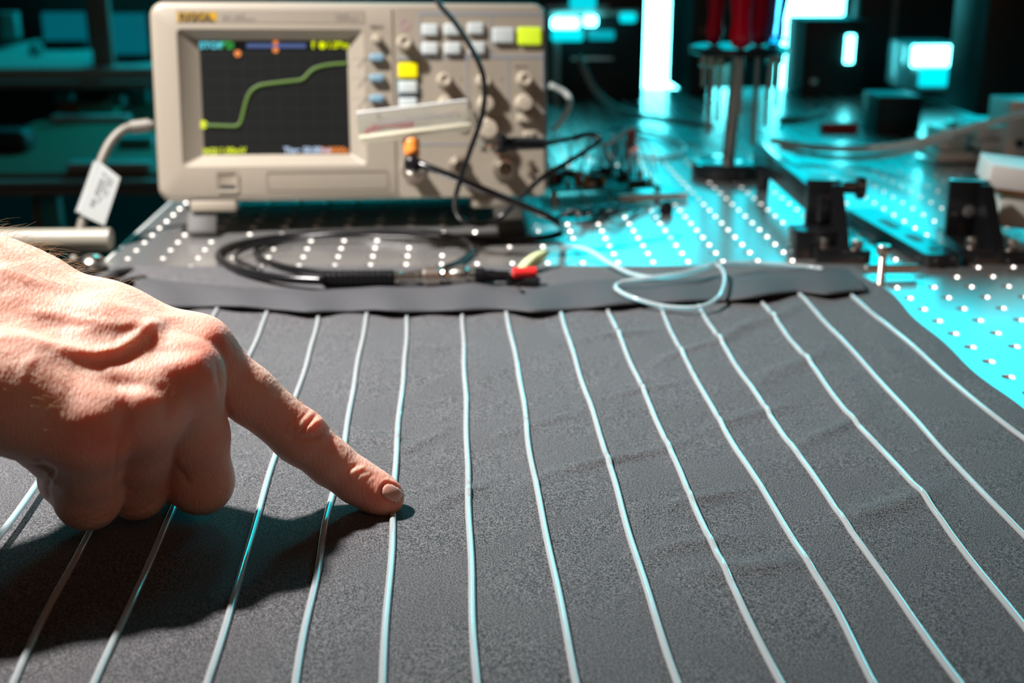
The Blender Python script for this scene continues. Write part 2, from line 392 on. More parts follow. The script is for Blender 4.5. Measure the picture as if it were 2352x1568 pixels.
BK = [(300, 634), (400, 646), (500, 655), (600, 661), (700, 668), (800, 662), (870, 655), (960, 658), (1030, 655), (1080, 646), (1140, 658), (1200, 666), (1260, 655), (1330, 645), (1400, 640), (1500, 641), (1600, 637), (1700, 630), (1800, 620), (1880, 612), (1940, 616), (1972, 640)]
FR = [(330, 702), (420, 704), (500, 701), (560, 702), (620, 708), (700, 715), (800, 713), (860, 710), (940, 715), (1060, 711), (1150, 708), (1220, 715), (1300, 711), (1400, 700), (1500, 693), (1600, 690), (1680, 688), (1740, 680), (1830, 668), (1900, 675), (1960, 668), (1992, 666)]
def interp(L, x):
    return float(np.interp(x, [p[0] for p in L], [p[1] for p in L]))
def hem():
    V = []; F = []; n = 240; m = 12
    for i in range(n + 1):
        u = i / n
        xb = 300 + (1972 - 300) * u; xf = 330 + (1992 - 330) * u
        wave = 0.0011 * math.sin(u * 61) + 0.0006 * math.sin(u * 37 + 1)
        hb = 0.0035 + 0.002 * math.exp(-((xb - 1080) / 60) ** 2) + .003 * math.exp(-((xb - 1880) / 80) ** 2)
        b = G(xb, interp(BK, xb), hb); f = G(xf, interp(FR, xf), 0.0062 + wave)
        for k in range(m + 1):
            t = k / m; p = b * (1 - t) + f * t
            z = p[2] + 0.0018 * math.sin(PI * t) + wave * t * (1 - t) * 2
            V.append((p[0], p[1], z))
        V.append((b[0] * 1.0, b[1] + .0015, 0.0026))          # tucked edge at the back
    S = m + 2
    for i in range(n):
        for k in range(m): F.append((i * S + k, i * S + k + 1, (i + 1) * S + k + 1, (i + 1) * S + k))
        F.append((i * S + m + 1, i * S, (i + 1) * S, (i + 1) * S + m + 1))
    o = obj('cloth_band', (V, F), band_m, angle=None)
    md = o.modifiers.new('thick', 'SOLIDIFY'); md.thickness = 0.0009; md.offset = -1
    tag(o, 'flat dark grey fabric band holding the far ends of the clear tubes', 'fabric band')
hem()
# dark folds at the far left corner of the cloth
bm = bmesh.new()
for k, (a, b) in enumerate((((222, 640), (300, 622)), ((210, 655), (275, 634)), ((235, 665), (330, 640)))):
    tube(bm, [G(*a, .003), G((a[0] + b[0]) / 2, (a[1] + b[1]) / 2 - 3, .006), G(*b, .002)], .0028, n=10)
tag(obj('fabric_strap', bm, black_matte), 'black strap ends bunched at the far left corner of the cloth', 'strap')

# ------------------------------------------------------------------ clear tubes across the cloth
TUBES = [
 ([(270, 705), (100, 890), (0, 1008), (-150, 1190)], [.003, .006, .007, .007]),
 ([(385, 705), (250, 880), (95, 1098), (0, 1228), (-120, 1395)], [.003, .006, .007, .007, .007]),
 ([(500, 708), (480, 745), (400, 880), (290, 1080), (205, 1225), (120, 1380), (30, 1568), (-10, 1660)], None),
 ([(617, 710), (600, 750), (575, 812), (490, 980), (400, 1165), (355, 1262), (300, 1390), (215, 1568), (180, 1650)], None),
 ([(732, 716), (722, 770), (690, 878), (655, 980), (628, 1060), (590, 1185), (548, 1340), (520, 1430), (475, 1568), (450, 1650)], None),
 ([(845, 713), (828, 800), (808, 910), (792, 1010), (770, 1115), (745, 1210), (725, 1330), (700, 1450), (678, 1568), (665, 1650)], None),
 ([(936, 714), (930, 830), (920, 920), (910, 1030), (905, 1120), (903, 1200), (893, 1350), (877, 1568), (872, 1650)], None),
 ([(1062, 712), (1066, 830), (1071, 960), (1074, 1100), (1079, 1220), (1084, 1380), (1095, 1568), (1099, 1650)], None),
 ([(1161, 711), (1180, 800), (1199, 900), (1213, 1010), (1232, 1120), (1262, 1260), (1290, 1400), (1325, 1568), (1340, 1650)], None),
 ([(1284, 706), (1310, 790), (1345, 900), (1385, 1020), (1412, 1110), (1450, 1240), (1500, 1400), (1558, 1568), (1590, 1650)], None),
 ([(1391, 700), (1430, 790), (1480, 900), (1528, 1010), (1573, 1110), (1640, 1260), (1710, 1400), (1793, 1568), (1840, 1650)], None),
 ([(1516, 704), (1555, 790), (1610, 890), (1665, 990), (1730, 1090), (1830, 1250), (1920, 1400), (2008, 1568), (2060, 1650)], None),
 ([(1602, 698), (1660, 790), (1720, 880), (1800, 1000), (1880, 1110), (1970, 1240), (2090, 1410), (2205, 1568), (2270, 1650)], None),
 ([(1742, 684), (1800, 760), (1880, 860), (1960, 960), (2060, 1070), (2180, 1220), (2290, 1360), (2400, 1500), (2480, 1600)], None),
 ([(1835, 674), (1900, 745), (1985, 835), (2075, 935), (2180, 1050), (2270, 1145), (2400, 1275), (2500, 1370)], None),
 ([(1948, 672), (2010, 725), (2090, 790), (2180, 870), (2270, 945), (2400, 1040), (2500, 1110)], None),
]
# how each one differs: where it runs in the picture
TLAB = ['clear plastic tube hidden behind the wrist, only its shadow line at the left edge',
 'clear plastic tube crossing the left edge below the wrist, leftmost of the visible ones',
 'clear plastic tube running out from under the little finger to the bottom left corner',
 'clear plastic tube coming out between the ring and middle fingers into the hand shadow',
 'clear plastic tube passing under the middle of the index finger',
 'clear plastic tube passing under the last joint of the index finger',
 'clear plastic tube pressed down by the fingertip',
 'nearly upright clear tube, first one to the right of the fingertip',
 'clear tube second to the right of the fingertip, bending slightly right',
 'clear tube third to the right of the fingertip',
 'clear tube fourth to the right of the fingertip',
 'fifth clear tube from the fingertip, starting under the left part of the loose loop',
 'sixth clear tube from the fingertip, starting under the right side of the loose loop',
 'clear tube third from the right edge of the cloth',
 'clear tube second from the right edge of the cloth',
 'outermost clear tube at the right edge of the cloth']
for (pts, zs), lab in zip(TUBES, TLAB):
    P = []
    for i, (x, y) in enumerate(pts):
        z = (zs[i] if zs else None)
        p = G(x, y, .003)
        if z is None: z = max(cloth_z(p[0], p[1]), cloth_z(p[0] + .002, p[1])) + .0011
        if lab.endswith('fingertip') and 'pressed' in lab and y in (1120, 1200): z = CLZ + .0013
        P.append(G(x, y, z))
    S = smooth_path(P, .006); Q = []
    ZZ = np.array([max(cloth_z(p[0], p[1]), cloth_z(p[0] - .001, p[1]), cloth_z(p[0] + .001, p[1])) + .0010 for p in S])
    ZZ = np.maximum(ZZ, np.convolve(np.pad(ZZ, 4, 'edge'), np.ones(9) / 9, 'valid'))
    for k, p in enumerate(S):
        p = p.copy()
        if zs is None: p[2] = ZZ[k]
        p[0] += 0.00025 * math.sin(k * 0.45 + len(lab)); Q.append(p)
    # tail tucked under the band
    d = Q[0] - Q[3]; d = d / np.linalg.norm(d)
    Q = [Q[0] + d * .012] + Q
    bm = bmesh.new(); tube(bm, Q, 0.00138, n=12, step=.004)
    tag(obj('clear_tube', bm, tube_m, angle=None), lab, 'tube', 'clear tubes laid across the cloth')
# ------------------------------------------------------------------ hand
def hand():
    def J(px, py, d, r): return (W(px, py, d), r)
    H = 0.0008
    lo = np.array([-0.345, -0.50, 0.000]); hi = np.array([0.030, -0.285, 0.150])
    # groups of round cones: (joint, joint, ...) chains
    idx = [[J(455, 806, .461, .0118), J(570, 905, .470, .0106), J(690, 1003, .4785, .0103), J(760, 1062, .4815, .0088), J(818, 1104, .4832, .0084), J(862, 1130, .4838, .0079), J(886, 1143, .4836, .0074)]]
    mid = [[J(425, 873, .4425, .0125), J(450, 1000, .459, .0119), J(461, 1105, .4715, .0122)], [J(461, 1105, .4715, .0119), J(400, 1092, .482, .0100), J(330, 1050, .489, .0092)], [J(330, 1050, .489, .0090), J(340, 950, .480, .0085)]]
    rng = [[J(335, 945, .4305, .0122), J(325, 1040, .449, .0106), J(316, 1126, .4660, .0106)], [J(316, 1126, .466, .0102), J(210, 1060, .478, .0090)], [J(210, 1060, .478, .009), J(250, 950, .470, .0085)]]
    pky = [[J(208, 992, .4205, .0120), J(205, 1070, .435, .0108), J(203, 1140, .4475, .0118)], [J(203, 1140, .4475, .0112), J(150, 1100, .462, .0086)], [J(150, 1100, .462, .0085), J(190, 1010, .462, .008)]]
    thm = [[J(20, 690, .47, .016), J(200, 850, .495, .0125)], [J(200, 850, .495, .0120), J(300, 985, .500, .0105)], [J(300, 985, .5, .0105), J(400, 1050, .497, .009)]]
    palm = [
        [J(55, 682, .454, .0158), J(250, 748, .456, .0138), J(455, 800, .4615, .0120)],
        [J(30, 745, .445, .0160), J(240, 806, .4430, .0140), J(425, 868, .4435, .0125)],
        [J(0, 815, .437, .0160), J(170, 880, .434, .0140), J(335, 940, .4315, .0120)],
        [J(-40, 872, .428, .0160), J(90, 930, .4255, .0140), J(208, 985, .4215, .0120)],
        [J(60, 720, .462, .0150), J(300, 860, .472, .0140), J(400, 880, .470, .0120)],
        [J(0, 850, .447, .0160), J(200, 950, .444, .0140), J(300, 960, .446, .0120)],
        [J(-150, 868, .413, .0160), J(20, 901, .4185, .0155), J(140, 968, .4195, .0120)],
        [J(60, 970, .428, .0085), J(122, 1025, .440, .0080), J(152, 1095, .456, .0080)],
        [J(-190, 600, .445, .0180), J(-60, 655, .452, .0178), J(55, 682, .456, .0150)],
        [J(-190, 740, .430, .0220), J(-20, 780, .441, .0200), J(60, 800, .443, .0165)],
        [J(-190, 840, .412, .0190), J(-40, 872, .423, .0168)],
        [J(-900, 480, .385, .0300), J(-560, 560, .410, .0265), J(-190, 700, .434, .0225)],
        [J(-900, 620, .375, .0300), J(-560, 700, .398, .0240), J(-190, 830, .416, .0190)],
    ]
    shape = np.ceil((hi - lo) / H).astype(int) + 1
    ax = [lo[i] + H * np.arange(shape[i]) for i in range(3)]
    INF = 0.02
    def smin(a, b, k):
        h = np.maximum(k - np.abs(a - b), 0) / k
        return np.minimum(a, b) - h * h * k * 0.25
    def cone(Fd, p0, r0, p1, r1, k):
        pad = 0.007 + max(r0, r1)
        a = np.minimum(p0, p1) - pad; b = np.maximum(p0, p1) + pad
        i0 = np.clip(np.floor((a - lo) / H).astype(int), 0, shape); i1 = np.clip(np.ceil((b - lo) / H).astype(int), 0, shape)
        if np.any(i1 - i0 < 2): return
        sl = tuple(slice(i0[q], i1[q]) for q in range(3))
        X = ax[0][sl[0]][:, None, None].astype(np.float32); Y = ax[1][sl[1]][None, :, None].astype(np.float32); Z = ax[2][sl[2]][None, None, :].astype(np.float32)
        d = p1 - p0; L2 = float(d @ d)
        t = np.clip(((X - p0[0]) * d[0] + (Y - p0[1]) * d[1] + (Z - p0[2]) * d[2]) / L2, 0, 1)
        dist = np.sqrt((X - p0[0] - t * d[0]) ** 2 + (Y - p0[1] - t * d[1]) ** 2 + (Z - p0[2] - t * d[2]) ** 2) - (r0 + (r1 - r0) * t)
        Fd[sl] = smin(Fd[sl], dist.astype(np.float32), k)
    def field(chains, k):
        Fd = np.full(shape, INF, np.float32)
        for ch in chains:
            for (p0, r0), (p1, r1) in zip(ch, ch[1:]): cone(Fd, p0, r0, p1, r1, k)
        return Fd
    D = field(palm, 0.012)
    Fg = None
    for g, k in ((mid, .004), (rng, .004), (pky, .004), (thm, .006), (idx, .004)):
        f = field(g, k); Fg = f if Fg is None else smin(Fg, f, .0013)
    D = smin(D, Fg, 0.0075)
    # flat pad of the fingertip on the cloth, and never below it
    Z = ax[2][None, None, :].astype(np.float32)
    D = np.maximum(D, (CLZ + 0.0009) - Z)
    # ---- surface nets
    S = D < 0
    c = np.zeros(tuple(s - 1 for s in D.shape), np.uint8)
    for dx in (0, 1):
        for dy in (0, 1):
            for dz in (0, 1):
                c += S[dx:S.shape[0] - 1 + dx, dy:S.shape[1] - 1 + dy, dz:S.shape[2] - 1 + dz]
    act = (c > 0) & (c < 8)
    I = np.argwhere(act); idm = -np.ones(act.shape, np.int32); idm[act] = np.arange(len(I))
    acc = np.zeros((len(I), 3)); cnt = np.zeros(len(I))
    cor = [(a, b, d) for a in (0, 1) for b in (0, 1) for d in (0, 1)]
    for p in cor:
        for a in range(3):
            if p[a] == 1: continue
            q = list(p); q[a] = 1
            v0 = D[I[:, 0] + p[0], I[:, 1] + p[1], I[:, 2] + p[2]]; v1 = D[I[:, 0] + q[0], I[:, 1] + q[1], I[:, 2] + q[2]]
            m = (v0 < 0) != (v1 < 0); t = v0 / np.where(m, v0 - v1, 1)
            pos = np.array(p, float)[None, :].repeat(len(I), 0); pos[:, a] += t
            acc[m] += pos[m]; cnt[m] += 1
    V = lo + H * (I + acc / cnt[:, None])
    Fs = []
    for a in range(3):
        b, d = (a + 1) % 3, (a + 2) % 3
        s0 = [slice(None)] * 3; s1 = [slice(None)] * 3
        s0[a] = slice(0, -1); s1[a] = slice(1, None)
        A0, A1 = S[tuple(s0)], S[tuple(s1)]
        E = np.argwhere(A0 != A1); flip = A0[tuple(E.T)]
        ok = (E[:, b] > 0) & (E[:, d] > 0) & (E[:, b] < shape[b] - 1) & (E[:, d] < shape[d] - 1)
        E = E[ok]; flip = flip[ok]
        def cell(ob, od):
            e = E.copy(); e[:, b] -= ob; e[:, d] -= od; return idm[tuple(e.T)]
        q = np.stack([cell(1, 1), cell(0, 1), cell(0, 0), cell(1, 0)], 1)
        q[~flip] = q[~flip][:, ::-1]; Fs.append(q)
    Fq = np.concatenate(Fs); Fq = Fq[(Fq >= 0).all(1)]
    def normals(V):
        n = np.cross(V[Fq[:, 2]] - V[Fq[:, 0]], V[Fq[:, 3]] - V[Fq[:, 1]])
        N = np.zeros_like(V)
        for k in range(4): np.add.at(N, Fq[:, k], n)
        return N / (np.linalg.norm(N, axis=1)[:, None] + 1e-12)
    def smooth(V, it):
        deg = np.zeros(len(V))
        for k in range(4): np.add.at(deg, Fq[:, k], 2)
        for _ in range(it):
            s = np.zeros_like(V)
            for k in range(4):
                np.add.at(s, Fq[:, k], V[Fq[:, (k + 1) % 4]] + V[Fq[:, (k + 3) % 4]])
            V = V * 0.4 + 0.6 * s / np.maximum(deg, 1)[:, None]
        return V
    V = smooth(V, 6)
    # ---- sculpting strokes: veins, tendons, knuckles, folds (height in mm, width in photo pixels)
    N = normals(V); P, dep = projpx(V); face = np.clip(-((N @ R)[:, 1]) * 1.6 + 0.15, 0, 1)
    disp = np.zeros(len(V))
    def stroke(pts, w, h, nofade=False):
        nonlocal disp
        pts = np.array(pts, float); best = np.full(len(V), 1e9); tt = np.zeros(len(V)); n = len(pts) - 1
        for k in range(n):
            a, b = pts[k], pts[k + 1]; d = b - a
            t = np.clip(((P - a) @ d) / (d @ d), 0, 1); r = np.linalg.norm(P - a - t[:, None] * d, axis=1)
            m = r < best; best[m] = r[m]; tt[m] = (k + t[m]) / n
        fade = 1.0 if nofade else np.clip(np.minimum(tt, 1 - tt) * 6 + 0.25, 0, 1)
        disp += face * fade * h * 1e-3 * np.exp(-(best / w) ** 2)
    def bump(x, y, rx, ry, h, ang=0):
        nonlocal disp
        ca, sa = math.cos(math.radians(ang)), math.sin(math.radians(ang)); dx, dy = P[:, 0] - x, P[:, 1] - y
        u, v = dx * ca + dy * sa, -dx * sa + dy * ca
        disp += face * h * 1e-3 * np.exp(-(u / rx) ** 2 - (v / ry) ** 2)
    # veins
    stroke([(-40, 770), (60, 775), (100, 790), (150, 800), (215, 812), (270, 803), (310, 778), (345, 748), (390, 735)], 14, 1.5)
    stroke([(60, 715), (130, 722), (200, 738), (262, 748), (330, 745)], 13, .8)
    stroke([(200, 690), (290, 708), (370, 728), (430, 735)], 12, .7)
    stroke([(100, 790), (60, 840), (40, 900)], 14, .45)
    stroke([(-40, 600), (60, 640), (180, 668)], 14, .9)
    stroke([(120, 760), (190, 775), (250, 772)], 22, -.6)
    stroke([(100, 832), (180, 845), (260, 840), (310, 815)], 22, -.7)
    # tendons and the hollows between them
    stroke([(100, 690), (280, 730), (450, 775)], 22, .8)
    stroke([(230, 850), (330, 850), (425, 845)], 22, .8)
    stroke([(120, 900), (200, 905), (310, 910)], 24, .5)
    stroke([(330, 800), (400, 810), (470, 800), (490, 850)], 16, -.9)
    stroke([(250, 880), (330, 885), (385, 900)], 16, -.9)
    # knuckles
    bump(497, 770, 40, 32, 1.4, 30); bump(446, 832, 50, 40, 1.5, 20); bump(335, 915, 40, 34, 1.2); bump(215, 955, 60, 38, 1.4)
    bump(505, 840, 14, 60, -1.2, -8); bump(385, 930, 18, 50, -1.0, 8); bump(283, 985, 16, 55, -1.8, 5)
    # creases between the curled fingers and at their roots
    stroke([(396, 1010), (400, 1060), (385, 1085), (366, 1105)], 7, -1.3)
    stroke([(392, 1062), (420, 1090), (432, 1110)], 8, -.7)
    stroke([(283, 1010), (268, 1060), (262, 1110), (268, 1170)], 6, -1.5)
    stroke([(78, 1052), (100, 1068), (122, 1080), (118, 1100)], 6, -1.6)
    bump(124, 1098, 13, 14, 1.1); stroke([(118, 1100), (106, 1120), (112, 1150)], 5, -1.0)
    stroke([(150, 1200), (200, 1188), (250, 1170)], 4, -.3); stroke([(160, 1210), (215, 1198), (255, 1180)], 4, -.3)
    stroke([(280, 1180), (330, 1170), (360, 1150)], 4, -.3); stroke([(420, 1165), (470, 1160), (515, 1135)], 4, -.25)
    stroke([(500, 815), (510, 900), (536, 1005)], 7, -.7)
    # index finger: folds over the middle joint
    bump(722, 968, 34, 30, .9, 40)
    stroke([(668, 990), (684, 972), (704, 950), (716, 932)], 5.0, -.75); stroke([(690, 992), (708, 972), (724, 955), (736, 944)], 4.5, -.85)
    stroke([(706, 985), (722, 972), (740, 962)], 4, .45); stroke([(716, 1000), (738, 985), (756, 972)], 4.5, -.5)
    stroke([(650, 985), (668, 966), (690, 945)], 5, -.35); stroke([(672, 985), (692, 966), (712, 946)], 4, .4)
    stroke([(655, 1000), (690, 1008), (724, 1004), (752, 988), (764, 970)], 6, -.8)
    stroke([(640, 975), (655, 960), (672, 945)], 4, -.2)
    stroke([(755, 985), (775, 1010), (785, 1030)], 5, .25)
    # last joint
    stroke([(792, 1085), (803, 1075), (822, 1068)], 4, -.5); stroke([(802, 1092), (820, 1078), (838, 1072)], 4, .35); stroke([(812, 1100), (828, 1088), (850, 1082)], 3.5, -.3)
    stroke([(834, 1105), (850, 1095), (862, 1088)], 3.5, -.25); bump(834, 1088, 20, 16, .35)
    # nail bed
    NC, NA, NRX, NRY = (900.0, 1132.0), 32.0, 28.0, 20.5
    ca, sa = math.cos(math.radians(NA)), math.sin(math.radians(NA))
    def nail_r(Pp):
        dx, dy = Pp[:, 0] - NC[0], Pp[:, 1] - NC[1]; u, v = dx * ca + dy * sa, -dx * sa + dy * ca
        return (np.abs(u / NRX) ** 2.6 + np.abs(v / NRY) ** 2.6) ** (1 / 2.6), u
    nr, nu = nail_r(P)
    disp += face * (-0.55e-3 * np.exp(-((nr - .92) / .12) ** 2) * (nu < 18) + 0.35e-3 * np.exp(-((nr - 1.22) / .16) ** 2) * (nu < 8))
    # fine cross wrinkles along finger, knuckle and hand back
    u = P @ np.array([.80, .60]); v = P @ np.array([-.6, .8])
    onidx = np.exp(-((P[:, 0] - 690) / 150) ** 2)
    disp += face * 0.05e-3 * onidx * np.sin(u / 4.6 + 1.6 * np.sin(v / 17.0)) * np.sin(v / 23.0 + u / 60)
    V = V + N * disp[:, None]
    # redness of knuckles and joints
    red = 0.10 + 0.75 * np.exp(-((P[:, 0] - 497) / 60) ** 2 - ((P[:, 1] - 790) / 50) ** 2) + 0.55 * np.exp(-((P[:, 0] - 450) / 70) ** 2 - ((P[:, 1] - 870) / 60) ** 2) \
        + 0.75 * np.exp(-((P[:, 0] - 230) / 90) ** 2 - ((P[:, 1] - 1010) / 60) ** 2) + 0.45 * np.exp(-((P[:, 0] - 725) / 60) ** 2 - ((P[:, 1] - 975) / 45) ** 2) \
        + 0.8 * np.exp(-((P[:, 0] - 880) / 60) ** 2 - ((P[:, 1] - 1150) / 55) ** 2) + 0.25 * np.exp(-((P[:, 0] - 330) / 160) ** 2 - ((P[:, 1] - 1100) / 90) ** 2)
    me = bpy.data.meshes.new('person'); me.from_pydata(V.tolist(), [], Fq.tolist()); me.materials.append(skin_m)
    me.polygons.foreach_set('use_smooth', [True] * len(me.polygons))
    at = me.attributes.new('red', 'FLOAT', 'POINT'); at.data.foreach_set('value', np.clip(red, 0, 1).astype(np.float32))
    o = bpy.data.objects.new('person', me); C.objects.link(o)
    md = o.modifiers.new('sub', 'SUBSURF'); md.levels = 0; md.render_levels = 1
    tag(o, 'bare right hand reaching in from the left, index finger pressing a clear tube', 'hand')
    # nail plate taken off the finger surface and lifted
    N = normals(V); P, dep = projpx(V); nr, nu = nail_r(P)
    facing = -(N @ R)[:, 1]
    def patch(name, cond, lift, m):
        sel = cond & (facing > 0.05) & (dep < .49)
        fs = Fq[sel[Fq].all(1)]; ids, inv = np.unique(fs, return_inverse=True); inv = inv.reshape(fs.shape)
        rim = np.clip((1.0 - nr[ids]) * 5, 0, 1)
        dome = (1 - np.clip(nr[ids], 0, 1) ** 2)
        Vn = V[ids] + N[ids] * (lift + 0.00022 * dome)[:, None]
        q = obj(name, (Vn.tolist(), inv.tolist()), m, o, angle=None)
        s = q.modifiers.new('thick', 'SOLIDIFY'); s.thickness = 0.0006; s.offset = -1
        s = q.modifiers.new('sub', 'SUBSURF'); s.levels = 0; s.render_levels = 2
        return q
    patch('fingernail', (nr < 0.98) & (nu < 27), 0.00022, nail_m)
    patch('nail_rim', (nr < 1.05) & (nr > .86) & (nu > 12), 0.00042, nail_edge_m)
    # hairs on the wrist and hand back
    bmh = bmesh.new(); rr = random.Random(3)
    sil = np.where((facing < 0.45) & (facing > -0.25) & (P[:, 0] > -60) & (P[:, 0] < 320) & (P[:, 1] < 720) & (N[:, 2] > 0.3))[0]
    ulnar = np.where((facing > .3) & (P[:, 0] > -40) & (P[:, 0] < 120) & (P[:, 1] > 820) & (P[:, 1] < 1010))[0]
    back = np.where((facing > .1) & (P[:, 0] > -40) & (P[:, 0] < 420) & (P[:, 1] > 560) & (P[:, 1] < 900))[0]
    fing = np.where((facing > -.2) & (facing < .7) & (P[:, 0] > 560) & (P[:, 0] < 690) & (P[:, 1] < 960) & (N[:, 2] > 0.2))[0]
    along = (W(455, 805, .461) - W(60, 690, .444)); along /= np.linalg.norm(along)
    for pool, n, L in ((sil, 170, .0085), (ulnar, 55, .006), (back, 150, .0045), (fing, 45, .003)):
        if len(pool) == 0: continue
        for _ in range(n):
            i = pool[rr.randrange(len(pool))]; p = V[i]; nn = N[i]
            if pool is sil and P[i][0] > 180 and rr.random() < .6: continue
            l = L * (.5 + rr.random()) * (1.0 if P[i][0] < 130 else .8)
            s = np.array([rr.gauss(0, .35) for _ in range(3)])
            d1 = nn * .55 + along * .7 + s; d1 /= np.linalg.norm(d1); d2 = along * .9 - nn * .1 + s * .8; d2 /= np.linalg.norm(d2)
            pts = [p - nn * .0002, p + d1 * l * .35, p + d1 * l * .6 + d2 * l * .25, p + d1 * l * .7 + d2 * l * .6]
            tube(bmh, pts, .00004, n=3, smooth=False, rfun=lambda t: .000045 * (1 - .8 * t) + .000008)
    h = obj('arm_hair', bmh, hair_m, o, angle=None); h['kind'] = 'stuff'
hand()
# ------------------------------------------------------------------ oscilloscope
SP = dict(a=0.0913, b=-0.1829, c=0.0117, o=(-0.0398, 0.1072, 0.0256)); SW, SH = 0.303, 0.150
def rotm(a, b, c):
    Rz = Matrix.Rotation(a, 3, 'Z'); Ry = Matrix.Rotation(c, 3, 'Y'); Rx = Matrix.Rotation(b, 3, 'X'); return Rz @ Ry @ Rx
RS = rotm(SP['a'], SP['b'], SP['c']); RSn = np.array(RS); SO = np.array(SP['o'])
scope = thing('oscilloscope', 'beige bench oscilloscope with a lit screen showing a green curve', 'oscilloscope')
scope.matrix_world = Matrix.Translation(SO) @ RS.to_4x4()
bpy.context.view_layer.update()
def F(px, py, h=0.0):                         # photo pixel -> (x, z) on the front face, h in front of it
    v = R @ np.array([(px - 1176) / FPX, 1, -(py - 784) / FPX])
    c = RSn.T @ (CAM - SO); d = RSn.T @ v
    p = c + d * ((-h - c[1]) / d[1]); return p[0], p[2]
def SWd(x, y, z): return SO + RSn @ np.array([x, y, z])
def body():
    bm = bmesh.new(); hw = SW / 2
    def ring(ins, y, r): return [(x, y, z) for x, z in rrect(-hw + ins, hw - ins, ins, SH - ins, r)]
    ox0, oz1 = F(405, 66); ox1, oz0 = F(843, 379)
    ix0, iz1 = F(457, 92, -.009); ix1, iz0 = F(805, 353, -.009)
    opening = [(x, 0.0, z) for x, z in rrect(ox0, ox1, oz0, oz1, .0035)]
    op2 = [(x, 0.0008, z) for x, z in rrect(ox0 + .0006, ox1 - .0006, oz0 + .0006, oz1 - .0006, .003)]
    inner = [(x, 0.0092, z) for x, z in rrect(ix0, ix1, iz0, iz1, .0006)]
    loops(bm, [ring(.006, .130, .006), ring(.003, .120, .008), ring(.0025, .040, .010), ring(.0, .034, .011), ring(0, .0065, .011), ring(.0007, .0035, .0105), ring(.0025, .0010, .009), ring(.005, 0, .007), opening, op2, inner], cap0=True)
    o = obj('case', bm, beige, scope, angle=35)
    return (ix0, ix1, iz0, iz1), (ox0, ox1, oz0, oz1)
(ix0, ix1, iz0, iz1), (ox0, ox1, oz0, oz1) = body()
def plate(name, x0, x1, z0, z1, m, t=.0004, y=0.0, parent=None, r=.0005, t0=.0002):
    bm = bmesh.new(); slab(bm, rrect(x0, x1, z0, z1, min(r, (x1 - x0) / 2.1, abs(z1 - z0) / 2.1), 4), y + t0, y - t)
    return obj(name, bm, m, parent or scope, angle=35)
def pplate(name, px0, py0, px1, py1, m, t=.0004, **k):
    a, b = F(px0, py0), F(px1, py1); return plate(name, min(a[0], b[0]), max(a[0], b[0]), min(a[1], b[1]), max(a[1], b[1]), m, t, **k)
# screen and what it shows
scr = plate('screen', ix0, ix1, iz0, iz1, screen_m, t=0, y=.0092, t0=.001)
def S_(px, py): return F(px, py, -.009)
YS = .0089
def splate(name, px0, py0, px1, py1, m, r=.0003, dy=0.0):
    a, b = S_(px0, py0), S_(px1, py1); return plate(name, min(a[0], b[0]), max(a[0], b[0]), min(a[1], b[1]), max(a[1], b[1]), m, t=.00005, y=YS - dy, parent=scr, r=r, t0=.00005)
splate('side_band', 466, 120, 476, 348, g_side); splate('side_band', 797, 120, 803, 348, g_side)
bm = bmesh.new()
for k in range(1, 8):
    x = 478 + k * 40; a = S_(x, 122); b = S_(x + 2, 346); slab(bm, [(a[0] - .00015, b[1]), (a[0] + .00015, b[1]), (a[0] + .00015, a[1]), (a[0] - .00015, a[1])], YS, YS - .00005)
for k in range(0, 8):
    y = 122 + k * 32; a = S_(478, y); b = S_(797, y); slab(bm, [(a[0], a[1] - .00015), (b[0], b[1] - .00015), (b[0], b[1] + .00015), (a[0], a[1] + .00015)], YS, YS - .00005)
obj('graticule', bm, g_grid, scr, smooth=False)
TR = [(470, 287), (500, 288), (530, 289), (545, 288), (552, 280), (557, 262), (563, 238), (570, 218), (580, 205), (595, 196), (615, 192), (640, 189), (665, 186), (690, 183), (700, 177), (710, 166), (722, 157), (740, 151), (765, 147), (797, 145)]
P = [(S_(x, y)[0], YS - .0004, S_(x, y)[1]) for x, y in TR]
bm = bmesh.new(); tube(bm, P, .00105, n=8, step=.0015); obj('trace', bm, g_trace, scr, angle=None)
splate('timebase_bar', 566, 100, 703, 110, g_blu)
RX = (PI / 2, 0, 0)
def stext(s, px, py, hpx, m, sx=1.0, name='screen_text'):
    a = S_(px, py); return text(name, s, hpx * .00045, m, scr, (a[0], YS - .0004, a[1]), RX, depth=.00005, sx=sx)
stext('STOP', 458, 105, 15, g_cyn, 1.1)
stext("T'D", 503, 105, 16, g_grn, 1.0); stext('f', 716, 104, 18, g_yel)
bm = bmesh.new(); a = S_(740, 104); lathe(bm, [(.0028, 0), (.0028, .0001)], (a[0], YS - .0003, a[1]), (0, -1, 0), 20); obj('channel_mark', bm, g_yel, scr)
stext('1.08mV', 751, 104, 16, g_yel, .95)
for x, y, rr_, m in ((546, 123, .0026, g_org), (633, 98, .0019, g_org), (633, 115, .0022, g_org), (467, 286, .0032, g_yel)):
    bm = bmesh.new(); a = S_(x, y); lathe(bm, [(rr_, 0), (rr_, .0001)], (a[0], YS - .0005, a[1]), (0, -1, 0), 20); obj('marker', bm, m, scr)
splate('channel_badge', 465, 340, 502, 354, g_yel); stext('CH1', 468, 347, 13, print_dark); stext('1.00mV', 505, 347, 15, g_yel, .95)
stext('Time 50.00ms', 652, 346, 15, g_wht, .93); stext('0.0000s', 738, 346, 15, g_org, 1.0)
